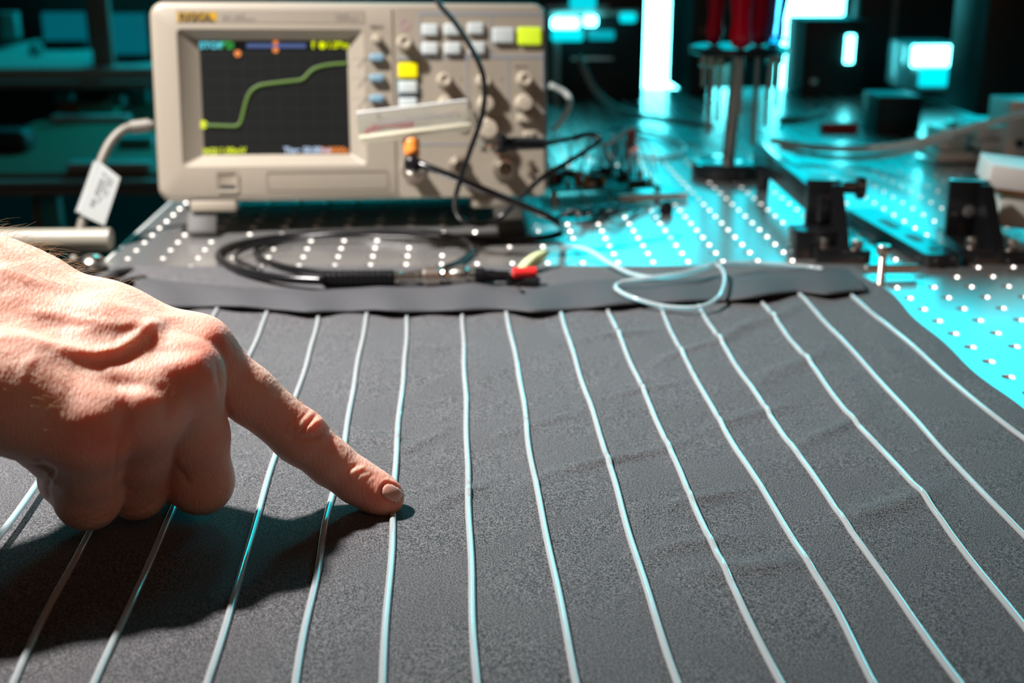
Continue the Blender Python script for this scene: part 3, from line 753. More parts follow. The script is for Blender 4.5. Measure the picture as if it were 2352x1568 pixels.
# brand strip
pplate('brand_strip', 404, 22, 838, 54, mat('strip_beige', (0.215, 0.185, 0.147), 0.45), t=.0003)
lg = pplate('brand_badge', 406, 28, 498, 49, logo_yellow, t=.0006)
a = F(411, 39, .0007); text('badge_lettering', 'RIGOL', .0072, print_dark, lg, (a[0], -.0009, a[1]), RX, depth=.0002, sx=1.18)
a = F(508, 35); text('model_lettering', 'DS1102E', .0038, print_grey, scope, (a[0], -.0005, a[1]), RX, depth=.0001, sx=1.2)
a = F(508, 44); text('model_lettering', 'DIGITAL OSCILLOSCOPE', .0024, print_grey, scope, (a[0], -.0005, a[1]), RX, depth=.0001, sx=.95)
a = F(770, 35); text('model_lettering', '2 Channel', .0024, print_grey, scope, (a[0], -.0005, a[1]), RX, depth=.0001)
a = F(770, 44); text('model_lettering', '100MHz 1GSa/s', .0026, print_grey, scope, (a[0], -.0005, a[1]), RX, depth=.0001)
# panel seams and printed frames
def sline(name, px0, py0, px1, py1, m, wd=.0005, t=.00015):
    a, b = F(px0, py0), F(px1, py1)
    if abs(a[0] - b[0]) > abs(a[1] - b[1]): z = (a[1] + b[1]) / 2; x0, x1, z0, z1 = min(a[0], b[0]), max(a[0], b[0]), z - wd / 2, z + wd / 2
    else: x = (a[0] + b[0]) / 2; x0, x1, z0, z1 = x - wd / 2, x + wd / 2, min(a[1], b[1]), max(a[1], b[1])
    bm = bmesh.new(); box(bm, ((x0 + x1) / 2, -t / 2, (z0 + z1) / 2), (x1 - x0, t + .0002, z1 - z0)); return obj(name, bm, m, scope, smooth=False)
ctrl = pplate('control_panel', 906, 18, 1250, 448, beige, t=.0006, r=.004)
# raised left half edge
sline('seam', 903, 20, 906, 452, dark_beige, .0010, .0007)
for l in ((964, 32, 1246, 32, .0011), (964, 131, 1246, 131, .0011), (912, 134, 960, 134, .0014)): sline('printed_line', *l[:4], panel_line, l[4], .0009)
for l in ((964, 32, 966, 131), (1128, 32, 1128, 131), (1246, 32, 1247, 131), (1072, 131, 1074, 245), (1166, 131, 1167, 245), (1247, 131, 1248, 340)): sline('printed_line', *l, panel_line, .0006, .0009)
for y in (135, 180, 226): sline('printed_line', 808, y, 852, y, dark_beige, .0005, .0003)
sline('printed_line', 950, 330, 1240, 330, panel_line, .0006, .0009)
# buttons and knobs
def button(name, px, py, wpx, hpx, m, t=.0035, r=.0015, bez=None, label=None):
    a, b = F(px - wpx / 2, py - hpx / 2, t), F(px + wpx / 2, py + hpx / 2, t); bm = bmesh.new()
    L = []
    for ins, y in ((0, 0), (0, -t * .75), (.0005, -t * .95), (.0012, -t)):
        L.append([(x, y, z) for x, z in rrect(a[0] + ins, b[0] - ins, b[1] + ins, a[1] - ins, r)])
    loops(bm, L, cap1=True); o = obj(name, bm, m, scope, angle=50)
    if label: o['label'] = label
    return o
for x, y in ((988, 68), (1039, 67), (1093, 65), (988, 111), (1040, 111), (1096, 110)): button('button', x, y, 38, 27, white_btn, .0038)
button('button', 1157, 81, 50, 36, white_btn, .004); button('button', 1217, 82, 54, 40, green_btn, .004, label='yellow-green lit button')
pplate('button_surround', 913, 140, 962, 180, mat('yellow_surround', (0.12, 0.09, 0.01), 0.5), t=.0009); pplate('button_surround', 913, 183, 962, 217, teal_print, t=.0009); pplate('button_surround', 914, 220, 962, 252, navy, t=.0009)
button('button', 937, 161, 45, 34, yellow_btn, .004, label='yellow lit button'); button('button', 938, 200, 43, 28, white_btn, .004); button('button', 938, 238, 42, 27, white_btn, .004)
for y in (132, 179, 226): button('soft_button', 866, y, 34, 17, blue_grey, .0045)
button('button', 1208, 271, 40, 20, beige_knob, .004); button('button', 1216, 308, 26, 14, beige_knob, .003)
def knob(px, py, d, h=.013, m=beige_knob, dimple=True):
    a = F(px, py, h * .8); r = d / 2 * .000332
    prof = [(r * 1.15, 0), (r * 1.12, h * .2), (r, h * .3), (r * .95, h * .9), (r * .85, h)]
    if dimple: prof += [(r * .55, h), (r * .45, h - .0012), (0, h - .0016)]
    else: prof += [(0, h + .0004)]
    bm = bmesh.new(); lathe(bm, prof, (a[0], 0, a[1]), (0, -1, 0), 28); return obj('knob', bm, m, scope, angle=50)
for q in ((930, 96, 32, .012), (1022, 182, 31, .012), (1112, 185, 31, .012), (1207, 181, 33, .012)): knob(*q)
for q in ((1025, 237, 33, .011), (1118, 237, 36, .011), (1206, 236, 38, .012), (1122, 296, 46, .014)): knob(*q, dimple=False)
knob(865, 88, 20, .006, dimple=False)
bm = bmesh.new(); a = F(930, 57); lathe(bm, [(.0042, 0), (.0042, .0009), (.003, .0009), (.003, 0)], (a[0], 0, a[1]), (0, -1, 0), 24); obj('knob_mark', bm, mat('mauve_print', (.32, .18, .22), .5), scope)
for x, y, s in ((862, 58, 'MENU'), (1058, 180, 'I'), (1152, 180, 'I'), (1238, 180, 'I'), (1194, 152, 'MENU')):
    a = F(x, y); text('panel_lettering', s, .0035, print_grey, scope, (a[0], -.0010, a[1]), RX, depth=.0001, align='CENTER')
# connectors
for x, y, r in ((1055, 384, .0085), (1158, 389, .0095), (950, 392, .0095)):
    a = F(x, y); bm = bmesh.new()
    lathe(bm, [(r, 0), (r, .002), (r * .75, .003), (r * .70, .003), (r * .65, .0125), (r * .55, .0125), (r * .52, .002), (.0018, .002), (.0015, .009), (0, .009)], (a[0], 0, a[1]), (0, -1, 0), 28)
    obj('socket', bm, nickel if x == 950 else mat('socket_metal', (.35, .31, .25), .35, metal=.9), scope, angle=40)
for y in (375, 397):
    a = F(1217, y); bm = bmesh.new(); lathe(bm, [(.0022, 0), (.0022, .004), (.001, .0045), (0, .0045)], (a[0], 0, a[1]), (0, -1, 0), 18); obj('terminal', bm, chrome, scope)
pplate('terminal_plate', 1207, 366, 1227, 405, dark_beige, t=.0009)
# usb slot
a, b = F(497, 396), F(549, 441); bm = bmesh.new()
loops(bm, [[(x, -.0012, z) for x, z in rrect(a[0], b[0], b[1], a[1], .0012)], [(x, -.0010, z) for x, z in rrect(a[0] + .001, b[0] - .001, b[1] + .001, a[1] - .001, .001)],
           [(x, -.0002, z) for x, z in rrect(a[0] + .0022, b[0] - .0022, b[1] + .0022, a[1] - .0015, .001)]], cap1=True)
us = obj('usb_port', bm, dark_beige, scope); a, b = F(505, 425), F(541, 432); plate('slot', a[0], b[0], b[1], a[1], print_dark, t=.0008, parent=us)
# embossed frame under the screen
for l in ((614, 393, 888, 393), (612, 434, 890, 434), (612, 395, 612, 432), (889, 395, 889, 432)): sline('embossed_line', *l, mat('emboss', (.22, .19, .15), .5), .0007, .0005)
# feet
for px0, px1 in ((-.128, -.093), (.090, .120)):
    bm = bmesh.new(); box(bm, ((px0 + px1) / 2, .014, -.0035), (px1 - px0, .026, .009), .002); ft = obj('foot', bm, beige, scope)
for wx in ((430, 497), (1148, 1212)):
    p0 = G(wx[0], 549); p1 = G(wx[1], 549); bm = bmesh.new()
    c = (p0 + p1) / 2; wdt = p1[0] - p0[0]
    loc = RSn.T @ (c - SO); top = np.array([loc[0], .012, -.004])
    d = Vector(top) - Vector(loc); L = d.length; q = d.to_track_quat('Z', 'Y').to_matrix()
    box(bm, (Vector(loc) + Vector(top)) / 2 + d.normalized() * .002, (wdt, .006, L - .005), .001, rot=q); obj('tilt_leg', bm, mat('leg_plastic', (.024, .022, .018), .6), scope)
bm = bmesh.new(); box(bm, (.0, .104, -.0002), (.25, .014, .0030), .001); 
obj('rear_foot', bm, beige, scope)
# grey data cable out of the left side, with its paper tag
bm = bmesh.new(); GC = [W(352, 287, .935), W(318, 288, .935), W(285, 297, .93), (W(255, 325, .925)), W(232, 370, .92), W(212, 430, .915), W(192, 500, .91), W(176, 560, .905), W(170, 600, .90)]
tube(bm, GC, .0034, n=14)
gcab = obj('data_cable', bm, grey_cable); tag(gcab, 'grey data cable curving down from the left side of the oscilloscope', 'cable')
bm = bmesh.new(); tube(bm, [GC[0] * .75 + GC[1] * .25, GC[1] * .5 + GC[2] * .5], .0050, n=14); cylp = obj('cable_boot', bm, grey_cable, gcab)
tg = [W(x, y, d) for x, y, d in ((230, 372, .913), (276, 408, .913), (240, 518, .903), (184, 492, .903))]
bm = bmesh.new(); nrm = np.cross(tg[1] - tg[0], tg[3] - tg[0]); nrm /= np.linalg.norm(nrm)
loops(bm, [[tuple(p) for p in tg], [tuple(p + nrm * .0006) for p in tg]], True, True); tube(bm, [W(228, 376, .918), W(206, 438, .913), W(186, 492, .908)], .0044, n=14)
tgo = obj('paper_tag', bm, paper, gcab, angle=30); tgo['label'] = 'white printed paper tag'
bm = bmesh.new()
if nrm @ (CAM - tg[0]) < 0: sgn = -1
else: sgn = 1
ex = (tg[1] - tg[0]); ey = (tg[3] - tg[0])
for u0, du_, n_ in ((.24, .20, 12), (.50, .10, 14), (.66, .12, 13)):
    for j in range(n_):
        if (j * 5 + int(u0 * 10)) % 7 == 0: continue
        v0 = .12 + j * .055
        pts = [tg[0] + ex * (u0 + du) + ey * (v0 + dv) for du, dv in ((0, 0), (du_, 0), (du_, .036), (0, .036))]
        for off in (nrm * .0008, nrm * -.0002): bm.faces.new([bm.verts.new(p + off) for p in pts])
obj('print_marks', bm, print_dark, tgo, smooth=False)
# ------------------------------------------------------------------ cables in front of the oscilloscope
def WP(L): return [W(*q) for q in L]
def GP(L): return [G(*q) for q in L]
# thick black probe cable: socket -> down over the table -> two turns -> connector on the cloth
bk = thing('coaxial_cable', 'thick black cable coiled on the table before the oscilloscope and plugged into it', 'cable', G(800, 640, 0))
KC = [W(948, 372, .872), W(985, 385, .866), W(1050, 410, .864), W(1150, 452, .868), W(1225, 482, .872), W(1278, 508, .878), G(1292, 533, .006), G(1230, 548, .003), G(1100, 549, .003), G(960, 540, .0045), G(820, 536, .003), G(660, 543, .003), G(540, 563, .003), G(502, 588, .003), G(545, 618, .0055), G(640, 638, .008), G(745, 645, .009)]
bm = bmesh.new(); tube(bm, KC, .0028, n=14); obj('cable_run', bm, black_rubber, bk, angle=None, world=True)
KL = [G(1090, 574, .003), G(1040, 608, .003), G(930, 630, .006), G(800, 630, .007), G(680, 618, .006), G(605, 596, .0045), G(590, 575, .003), G(650, 552, .003), G(780, 537, .0075), G(930, 531, .0095), G(1050, 545, .007), G(1090, 574, .003)]
bm = bmesh.new(); tube(bm, KL, .0021, n=12); obj('inner_turn', bm, black_rubber, bk, angle=None, world=True)
KM = [G(600, 622, .003), G(540, 592, .003), G(580, 566, .006), G(660, 552, .006)]
bm = bmesh.new(); tube(bm, KM, .0015, n=10); obj('inner_turn', bm, black_rubber, bk, angle=None, world=True)
# boot on the plug at the socket: orange heat-shrink elbow
sk = thing('probe_plug', 'orange sleeved plug pushed into the left socket of the oscilloscope', 'plug', W(950, 375, .88))
bm = bmesh.new(); tube(bm, WP([(944, 322, .875), (945, 340, .874), (948, 358, .873)]), .0055, n=16, rfun=lambda t: .0062 - .001 * t); obj('orange_sleeve', bm, orange_pl, sk, angle=None, world=True)
bm = bmesh.new(); p0, p1 = W(950, 386, .905), W(949, 378, .872); cyl(bm, p0, p1, .0072, .0068, n=24, bev=.0008); obj('plug_ring', bm, chrome, sk, world=True)
bm = bmesh.new(); tube(bm, WP([(944, 366, .868), (948, 378, .866), (956, 388, .868)]), .0048, n=14); obj('rubber_boot', bm, black_rubber, sk, angle=None, world=True)
# connector train lying on the cloth
ct = thing('cable_connector', 'metal connector train with ribbed black grip lying behind the fabric band', 'connector', G(950, 640, 0))
HZ = .0088
def train(xa, xb, ya, yb, prof, m, name):
    a, b = G(xa, ya, HZ), G(xb, yb, HZ); L = np.linalg.norm(b - a); bm = bmesh.new()
    lathe(bm, [(r, h * L) for r, h in prof], a, b - a, 26); return obj(name, bm, m, ct, angle=30, world=True)
rib = []
for k in range(13): rib += [(.0050, k / 13), (.0056, (k + .25) / 13), (.0056, (k + .7) / 13), (.0050, (k + .95) / 13)]
train(742, 905, 640, 638, [(.0047, 0)] + rib + [(.0047, 1)], black_rubber, 'ribbed_grip')
train(905, 972, 638, 636, [(.0040, 0), (.0050, .02), (.0050, .2), (.0041, .25), (.0041, .75), (.0048, .8), (.0048, 1)], chrome, 'metal_collar')
train(972, 1012, 636, 635, [(.0060, 0), (.0066, .08), (.0066, .92), (.0060, 1)], nickel, 'coupling_nut')
train(1012, 1092, 635, 633, [(.0052, 0), (.0060, .08), (.0052, .18), (.0052, .3), (.0062, .38), (.0062, .72), (.0050, .8), (.0054, 1)], chrome, 'bayonet_sleeve')
train(1092, 1170, 633, 634, [(.0055, 0), (.0055, .25), (.0042, .3), (.0042, .55), (.0036, .6), (.0036, 1)], black_rubber, 'black_adapter')
bm = bmesh.new(); cyl(bm, G(1178, 627, .0115), G(1232, 625, .0115), .0036, n=20, bev=.0006); o = obj('banana_socket', bm, red_pl, ct, world=True); o['label'] = 'red socket end'
bm = bmesh.new(); cyl(bm, G(1165, 645, .0055), G(1240, 650, .0050), .0044, n=20, bev=.0008); o = obj('banana_socket', bm, black_rubber, ct, world=True); o['label'] = 'black socket end'
bm = bmesh.new()
for x, y in ((1168, 628), (1190, 655)): cyl(bm, G(x, y + 2, .006), G(x, y, .013), .0012, n=12)
obj('pin', bm, chrome, ct, world=True)
# pale green clip and the thin loose tube
cl = thing('alligator_clip', 'pale green clip gripping the red socket end', 'clip', G(1215, 605, 0))
bm = bmesh.new()
for s in (-1, 1):
    P = WP([(1186, 634, .822), (1208, 612 + 3 * s, .830), (1232, 594 + 5 * s, .838), (1258, 578 + 2 * s, .845)])
    tube(bm, P, .0022, n=10, rfun=lambda t: .0009 + .0028 * math.sin(PI * min(1, .15 + t * .8)))
obj('jaw_cover', bm, clip_green, cl, angle=None, world=True)
bm = bmesh.new(); tube(bm, WP([(1192, 628, .822), (1187, 644, .815), (1188, 657, .812)]), .0007, n=8); obj('clip_tip', bm, chrome, cl, world=True)
bm = bmesh.new(); TL = [W(1256, 578, .845), G(1285, 572, .010), G(1320, 566, .010), G(1360, 578, .010), G(1400, 604, .008), G(1455, 630, .007), G(1520, 637, .009), G(1590, 626, .010), G(1640, 609, .011), G(1658, 618, .012), G(1664, 645, .011), G(1650, 682, .009), G(1605, 705, .007), G(1525, 703, .0065), G(1450, 682, .009), G(1413, 660, .010), G(1435, 646, .011), G(1500, 637, .013), G(1570, 627, .013), G(1640, 607, .012), G(1740, 604, .009), G(1850, 612, .008), G(1890, 617, .009)]
tube(bm, TL, .00125, n=10)
tag(obj('loose_tube', bm, tube_m, angle=None), 'loose clear tube clipped at one end and looping over the right of the fabric band', 'tube')
# thin black probe lead hanging over the oscilloscope
pl = thing('probe_lead', 'thin black lead hanging over the oscilloscope front and ending in a ribbed probe', 'cable', G(1100, 545, 0))
PL = [W(985, -60, .86), W(1003, 0, .855), W(1045, 52, .85), W(1088, 120, .845), W(1112, 185, .845), W(1108, 262, .845), W(1080, 345, .85), W(1055, 420, .86), W(1045, 470, .872), W(1062, 503, .878), W(1105, 516, .885), W(1150, 498, .89), W(1195, 455, .885), W(1245, 408, .88), W(1305, 372, .885), W(1355, 340, .893), W(1380, 318, .90), W(1355, 307, .90), W(1310, 318, .89), W(1250, 330, .87)]
bm = bmesh.new(); tube(bm, PL, .0019, n=12); obj('lead', bm, black_rubber, pl, angle=None, world=True)
a, b = W(1250, 330, .87), W(1143, 330, .855); L = np.linalg.norm(b - a); rb = [(.0024, 0)]
for k in range(9): rb += [(.0034 + k * .0001, (k + .1) / 13), (.0042 + k * .0001, (k + .4) / 13), (.0034 + k * .0001, (k + .95) / 13)]
bm = bmesh.new(); lathe(bm, [(r, h * L) for r, h in rb] + [(.0046, .74 * L), (.0048, .86 * L), (.0068, .87 * L), (.0068, .98 * L), (.0050, L), (0, L)], a, b - a, 22); obj('ribbed_probe', bm, black_rubber, pl, world=True)
bm = bmesh.new(); tube(bm, WP([(1146, 330, .855), (1120, 336, .852), (1105, 345, .852), (1122, 348, .852)]), .0011, n=8); tube(bm, WP([(1146, 338, .855), (1138, 350, .853), (1145, 357, .853)]), .0011, n=8); obj('probe_hook', bm, chrome, pl, world=True)
# clear plastic box resting on the plug in front of the panel
cb = thing('clear_plastic_box', 'small clear plastic box of parts perched on the plug in front of the oscilloscope', 'box', W(955, 290, .865))
a, b = W(822, 288, .865), W(1078, 258, .872); ex = Vector(b - a).normalized(); up = Vector((0, .25, 1)); ez = (up - ex * up.dot(ex)).normalized(); ey = ez.cross(ex); Rb = Matrix((ex, ey, ez)).transposed(); L = np.linalg.norm(b - a)
cc = Vector((a + b) / 2) + ey * .016
def cbx(name, off, s, m, bev=.001, z=0): 
    t = bmesh.new(); box(t, cc + Rb @ Vector(off), s, bev, 2, Rb); return obj(name, t, m, cb, world=True)
cbx('lid', (0, 0, .0085), (L, .036, .002), mat('frosted_lid', (.88, .88, .86), .2, trans=.5, ior=1.4))
cbx('base', (0, 0, -.0085), (L, .036, .003), mat('milky_plastic', (.80, .76, .58), .3, trans=.15, ior=1.4))
for n_, o_, s_ in (('side_wall', (0, -.0175, 0), (L, .001, .015)), ('side_wall', (0, .0175, 0), (L, .001, .015)), ('end_wall', (L / 2 - .0006, 0, 0), (.001, .034, .015)), ('end_wall', (-L / 2 + .0006, 0, 0), (.001, .034, .015))): cbx(n_, o_, s_, clear, .0002)
cbx('white_tray', (.002, 0, -.0062), (L - .012, .030, .0012), white_pl, .0003)
cbx('white_tray', (.002, -.012, .0005), (L - .020, .004, .0030), mat('mauve_strip', (.62, .55, .56), .5), .0003)
t = bmesh.new()
for k in range(3):
    tube(t, [cc + Rb @ Vector((-L / 2 + .006, -.010 + .006 * k, -.003)), cc + Rb @ Vector((-L / 4, -.012 + .009 * k, .001)), cc + Rb @ Vector((0.0, -.008 + .006 * k, -.0015))], .0009, n=8)
o = obj('red_wire', t, mat('dull_red_wire', (.50, .06, .06), .4), cb, world=True)
cbx('end_cap', (L / 2 + .003, 0, -.004), (.006, .03, .010), clear, .0015)

# ------------------------------------------------------------------ circuit board heap right of the oscilloscope
cbd = thing('circuit_board', 'cluttered circuit board with chips and wires to the right of the oscilloscope', 'circuit board', G(1380, 455, 0), .18)
bm = bmesh.new(); box(bm, (0.002, .03, .010), (.10, .085, .0016)); obj('board', bm, pcb, cbd, smooth=False)
rr = random.Random(5)
for k in range(16):
    x, y = -.04 + rr.random() * .085, -.005 + rr.random() * .07; s = (.005 + rr.random() * .012, .005 + rr.random() * .008, .003 + rr.random() * .007)
    bm = bmesh.new(); box(bm, (x, y, .0108 + s[2] / 2), s, .0004); obj('chip', bm, rr.choice([black_matte, black_matte, alu, blue_white, black_anod]), cbd)
for k in range(9):
    x, y = -.045 + rr.random() * .09, -.008 + rr.random() * .03; bm = bmesh.new(); cyl(bm, (x, y, .0108), (x, y, .017 + rr.random() * .006), .0022, n=14, bev=.0004)
    obj('capacitor', bm, rr.choice([alu, red_pl, orange_band, chrome, logo_yellow]), cbd)
for x, y in ((-.045, -.008), (.05, -.008), (-.045, .068), (.05, .068)):
    bm = bmesh.new(); cyl(bm, (x, y, 0.0002), (x, y, .0092), .003, n=12); obj('standoff', bm, alu, cbd)
wc = [mat('wire_black', (.01, .01, .01), .4), mat('wire_brown', (.30, .12, .09), .4), mat('wire_red', (.55, .05, .05), .4), mat('wire_pink', (.6, .33, .30), .4), mat('wire_white', (.6, .6, .6), .4), black_rubber, black_rubber]
for k in range(22):
    x, y = -.045 + rr.random() * .09, .0 + rr.random() * .06; dx, dy = rr.uniform(-.05, .06), rr.uniform(-.03, .05); h = rr.uniform(.01, .035)
    bm = bmesh.new(); tube(bm, [(x, y, .012), (x + dx * .2, y + dy * .3, .014 + h), (x + dx * .7, y + dy * .7, .012 + h), (x + dx, y + dy, .008)], .0008, n=8, step=.003); obj('jumper_wire', bm, wc[k % len(wc)], cbd, angle=None)
rib_ = [W(1385, 335, 1.03), W(1412, 318, 1.04), W(1432, 300, 1.05), W(1443, 312, 1.05), W(1440, 335, 1.04), W(1450, 350, 1.03)]
for k in range(4):
    bm = bmesh.new(); tube(bm, [p + np.array([.0022 * k, .001 * k, .0006 * k]) for p in rib_], .0011, n=8); obj('ribbon_wire', bm, [wc[1], wc[3], wc[2], wc[4]][k], cbd, angle=None, world=True)
# black mess of leads below the board
bm = bmesh.new()
for k in range(10):
    x0 = 1250 + rr.random() * 120; x1 = x0 + 60 + rr.random() * 120
    tube(bm, [G(x0, 485 + rr.random() * 15, .003), G((x0 + x1) / 2, 472 + rr.random() * 20, .006 + rr.random() * .006), G(x1, 464 + rr.random() * 15, .003)], .0016, n=8)
tag(obj('tangled_leads', bm, black_rubber, angle=None), 'tangle of thin black leads in front of the circuit board', 'cable')
bm = bmesh.new(); p = G(1500, 452, .004); box(bm, p, (.062, .006, .006), .0006, rot=Matrix.Rotation(.12, 3, 'Z')); tag(obj('metal_bar', bm, alu), 'short narrow metal bar lying right of the circuit board', 'bar')
bm = bmesh.new(); p = G(1530, 492, 0); lathe(bm, [(.005, .0002), (.006, .004), (.004, .010), (0, .012)], p, (0, 0, 1), 16); tube(bm, [p + [0, 0, .006], p + [-.008, -.008, .004], p + [-.014, -.018, .0015]], .0012, n=8)
tag(obj('probe_tip_cap', bm, black_rubber), 'tiny black hooked cap alone on the shiny table', 'cap')
# looped clear lead on the table behind the board
bm = bmesh.new(); tube(bm, [G(1440, 350, .003), G(1500, 362, .003), G(1560, 355, .003), G(1572, 338, .003), G(1540, 318, .003), G(1480, 300, .003), G(1400, 292, .003)], .0022, n=10); tag(obj('blue_lead', bm, mat('pale_lead', (.5, .62, .65), .3), angle=None), 'pale lead lying in a loop between circuit board and screwdriver stand', 'cable')
bm = bmesh.new(); tube(bm, [A(1330, 130, .55), A(1345, 165, .54), A(1370, 210, .55), A(1420, 250, .58), A(1480, 268, .6), A(1560, 280, .58), A(1640, 290, .56)], .0034, n=10); tag(obj('grey_cable', bm, grey_cable, angle=None), 'grey cable drooping behind the circuit board', 'cable')
bm = bmesh.new(); tube(bm, [A(1262, 195, .32), A(1300, 215, .32), A(1308, 240, .31), A(1290, 275, .30), A(1272, 300, .29)], .0026, n=10); tag(obj('white_cable_end', bm, white_pl, angle=None), 'short white cable bend at the right side of the oscilloscope', 'cable')

# ------------------------------------------------------------------ screwdriver stand
c0 = G(1672, 405, 0); c0 = np.array([(G(1587, 405)[0] + G(1758, 405)[0]) / 2, c0[1] + .004, 0])
st = thing('tool_stand', 'round post stand with a black plate of holes holding red screwdrivers', 'tool stand', tuple(c0))
bm = bmesh.new(); lathe(bm, [(.034, .0003), (.0355, .002), (.0355, .013), (.033, .015), (.012, .0155), (.007, .013)], (0, 0, 0), n=40); obj('base', bm, black_anod, st)
zt = A(1690, 118, c0[1])[2]; xt = A(1696, 118, c0[1])[0] - c0[0]
bm = bmesh.new(); cyl(bm, (0, 0, .012), (xt, 0, zt), .0064, n=28); obj('post', bm, steel, st)
bm = bmesh.new(); lathe(bm, [(.007, -.002), (.044, -.002), (.046, 0), (.046, .003), (.044, .005), (0, .005)], (xt, 0, zt), n=48); obj('plate', bm, black_anod, st)
def driver(px, py_tip, Y, hm, hl, r, sl, lab, lean=0.0):
    top = A(px, 110, Y); base = np.array([top[0], Y, zt + .0055]); t = thing('screwdriver', lab, 'screwdriver', tuple(base)); t.rotation_euler = (0, lean, 0)
    bm = bmesh.new(); n = 24
    prof = [(.003, 0), (r * .75, .002), (r * .95, .012), (r * .80, .026), (r, .045), (r, hl * .85), (r * .8, hl * .97), (0, hl)]
    B = []
    for rr_, h in prof: B.append([(max(rr_, 1e-5) * (1 + .07 * math.cos(6 * 2 * PI * k / n)) * math.cos(2 * PI * k / n), max(rr_, 1e-5) * (1 + .07 * math.cos(6 * 2 * PI * k / n)) * math.sin(2 * PI * k / n), h) for k in range(n)])
    loops(bm, B, True, False); obj('handle', bm, hm, t, angle=60)
    bm = bmesh.new(); cyl(bm, (0, 0, 0), (0, 0, -sl), .0026, n=14); obj('shaft', bm, steel, t)
SDL = [(1640, .345, red_clear, .10, .0085, .085, 'red handled screwdriver at the left of the stand plate', 0.02), (1702, .300, red_clear, .105, .0105, .06, 'red handled screwdriver at the front middle of the stand plate', -.03),
       (1742, .335, red_clear, .10, .0100, .095, 'red handled screwdriver just right of the stand post', .0), (1776, .320, clear_blue, .10, .0085, .05, 'clear bluish handled screwdriver at the right of the stand plate', .06)]
for px, Y, hm, hl, r, sl, lab, lean in SDL: driver(px, 0, Y, hm, hl, r, sl, lab, lean)
for px, Y, l in ((1618, .315, .028), (1636, .30, .040), (1655, .31, .060), (1770, .35, .07), (1790, .33, .05)):
    base = A(px, 118, Y); bm = bmesh.new(); z = zt - .0022
    lathe(bm, [(.0045, 0), (.0045, -.008), (.0022, -.010), (.0022, -l)], (base[0], Y, z), n=14)
    lab = {1618: 'first short bit at the left end under the stand plate', 1636: 'second short bit under the left of the stand plate', 1655: 'metal bit hanging just left of the stand post', 1770: 'long metal bit hanging under the right of the stand plate', 1790: 'metal bit at the right end under the stand plate'}[px]
    tag(obj('driver_bit', bm, chrome), lab, 'tool bit', 'bits hanging under the stand plate')
bm = bmesh.new(); tube(bm, [A(1765, 105, .32), A(1780, 92, .33), A(1805, 90, .34)], .0014, n=8); tag(obj('hex_key', bm, steel), 'bent metal key lying on the right of the stand plate', 'hex key')

# ------------------------------------------------------------------ rails, brackets and screws on the right
def flat_rail(name, P0, P1, w_, h, lab, cat, z0=.0004, slots=()):
    a, b = np.array(P0), np.array(P1); d = b - a; L = np.linalg.norm(d[:2]); ang = math.atan2(d[1], d[0]); t = thing(name, lab, cat, (a[0], a[1], 0), ang)
    bm = bmesh.new(); pts = rrect(0, L, -w_ / 2, w_ / 2, min(w_ * .28, .006), 4)
    loops(bm, [[(x, y, z0) for x, y in pts], [(x, y, h - .0008) for x, y in pts], [(x * (1 - .0016 / L) + .0008, y * (1 - .0016 / w_), h) for x, y in pts]], True, True); obj('bar', bm, black_anod, t, angle=35)
    for u, l in slots:
        bm = bmesh.new(); slabz(bm, rrect(u - l / 2, u + l / 2, -w_ * .16, w_ * .16, w_ * .15, 5), h - .001, h + .0003); obj('slot', bm, print_dark, t)
    return t
a, b = G(2170, 587, .009), G(1975, 478, .009)
flat_rail('slotted_bar', (a[0], a[1], 0), (b[0], b[1], 0), .026, .0095, 'black flat bar with slots lying between the two black brackets', 'bar', slots=((.052, .022), (.018, .006), (.10, .03)))
a, b = G(1905, 445, .042), G(1745, 322, .042)
t = thing('long_rail', 'long black rail running back from the left bracket towards the tool stand', 'rail', (a[0], a[1], 0), math.atan2(b[1] - a[1], b[0] - a[0]))
L = np.linalg.norm((b - a)[:2]); bm = bmesh.new(); box(bm, (L / 2, 0, .030), (L, .012, .0196), .001); obj('bar', bm, black_anod, t)
for u in (.1, .9):
    bm = bmesh.new(); cyl(bm, (L * u, 0, .0003), (L * u, 0, .021), .006, n=18); obj('post', bm, black_anod, t)
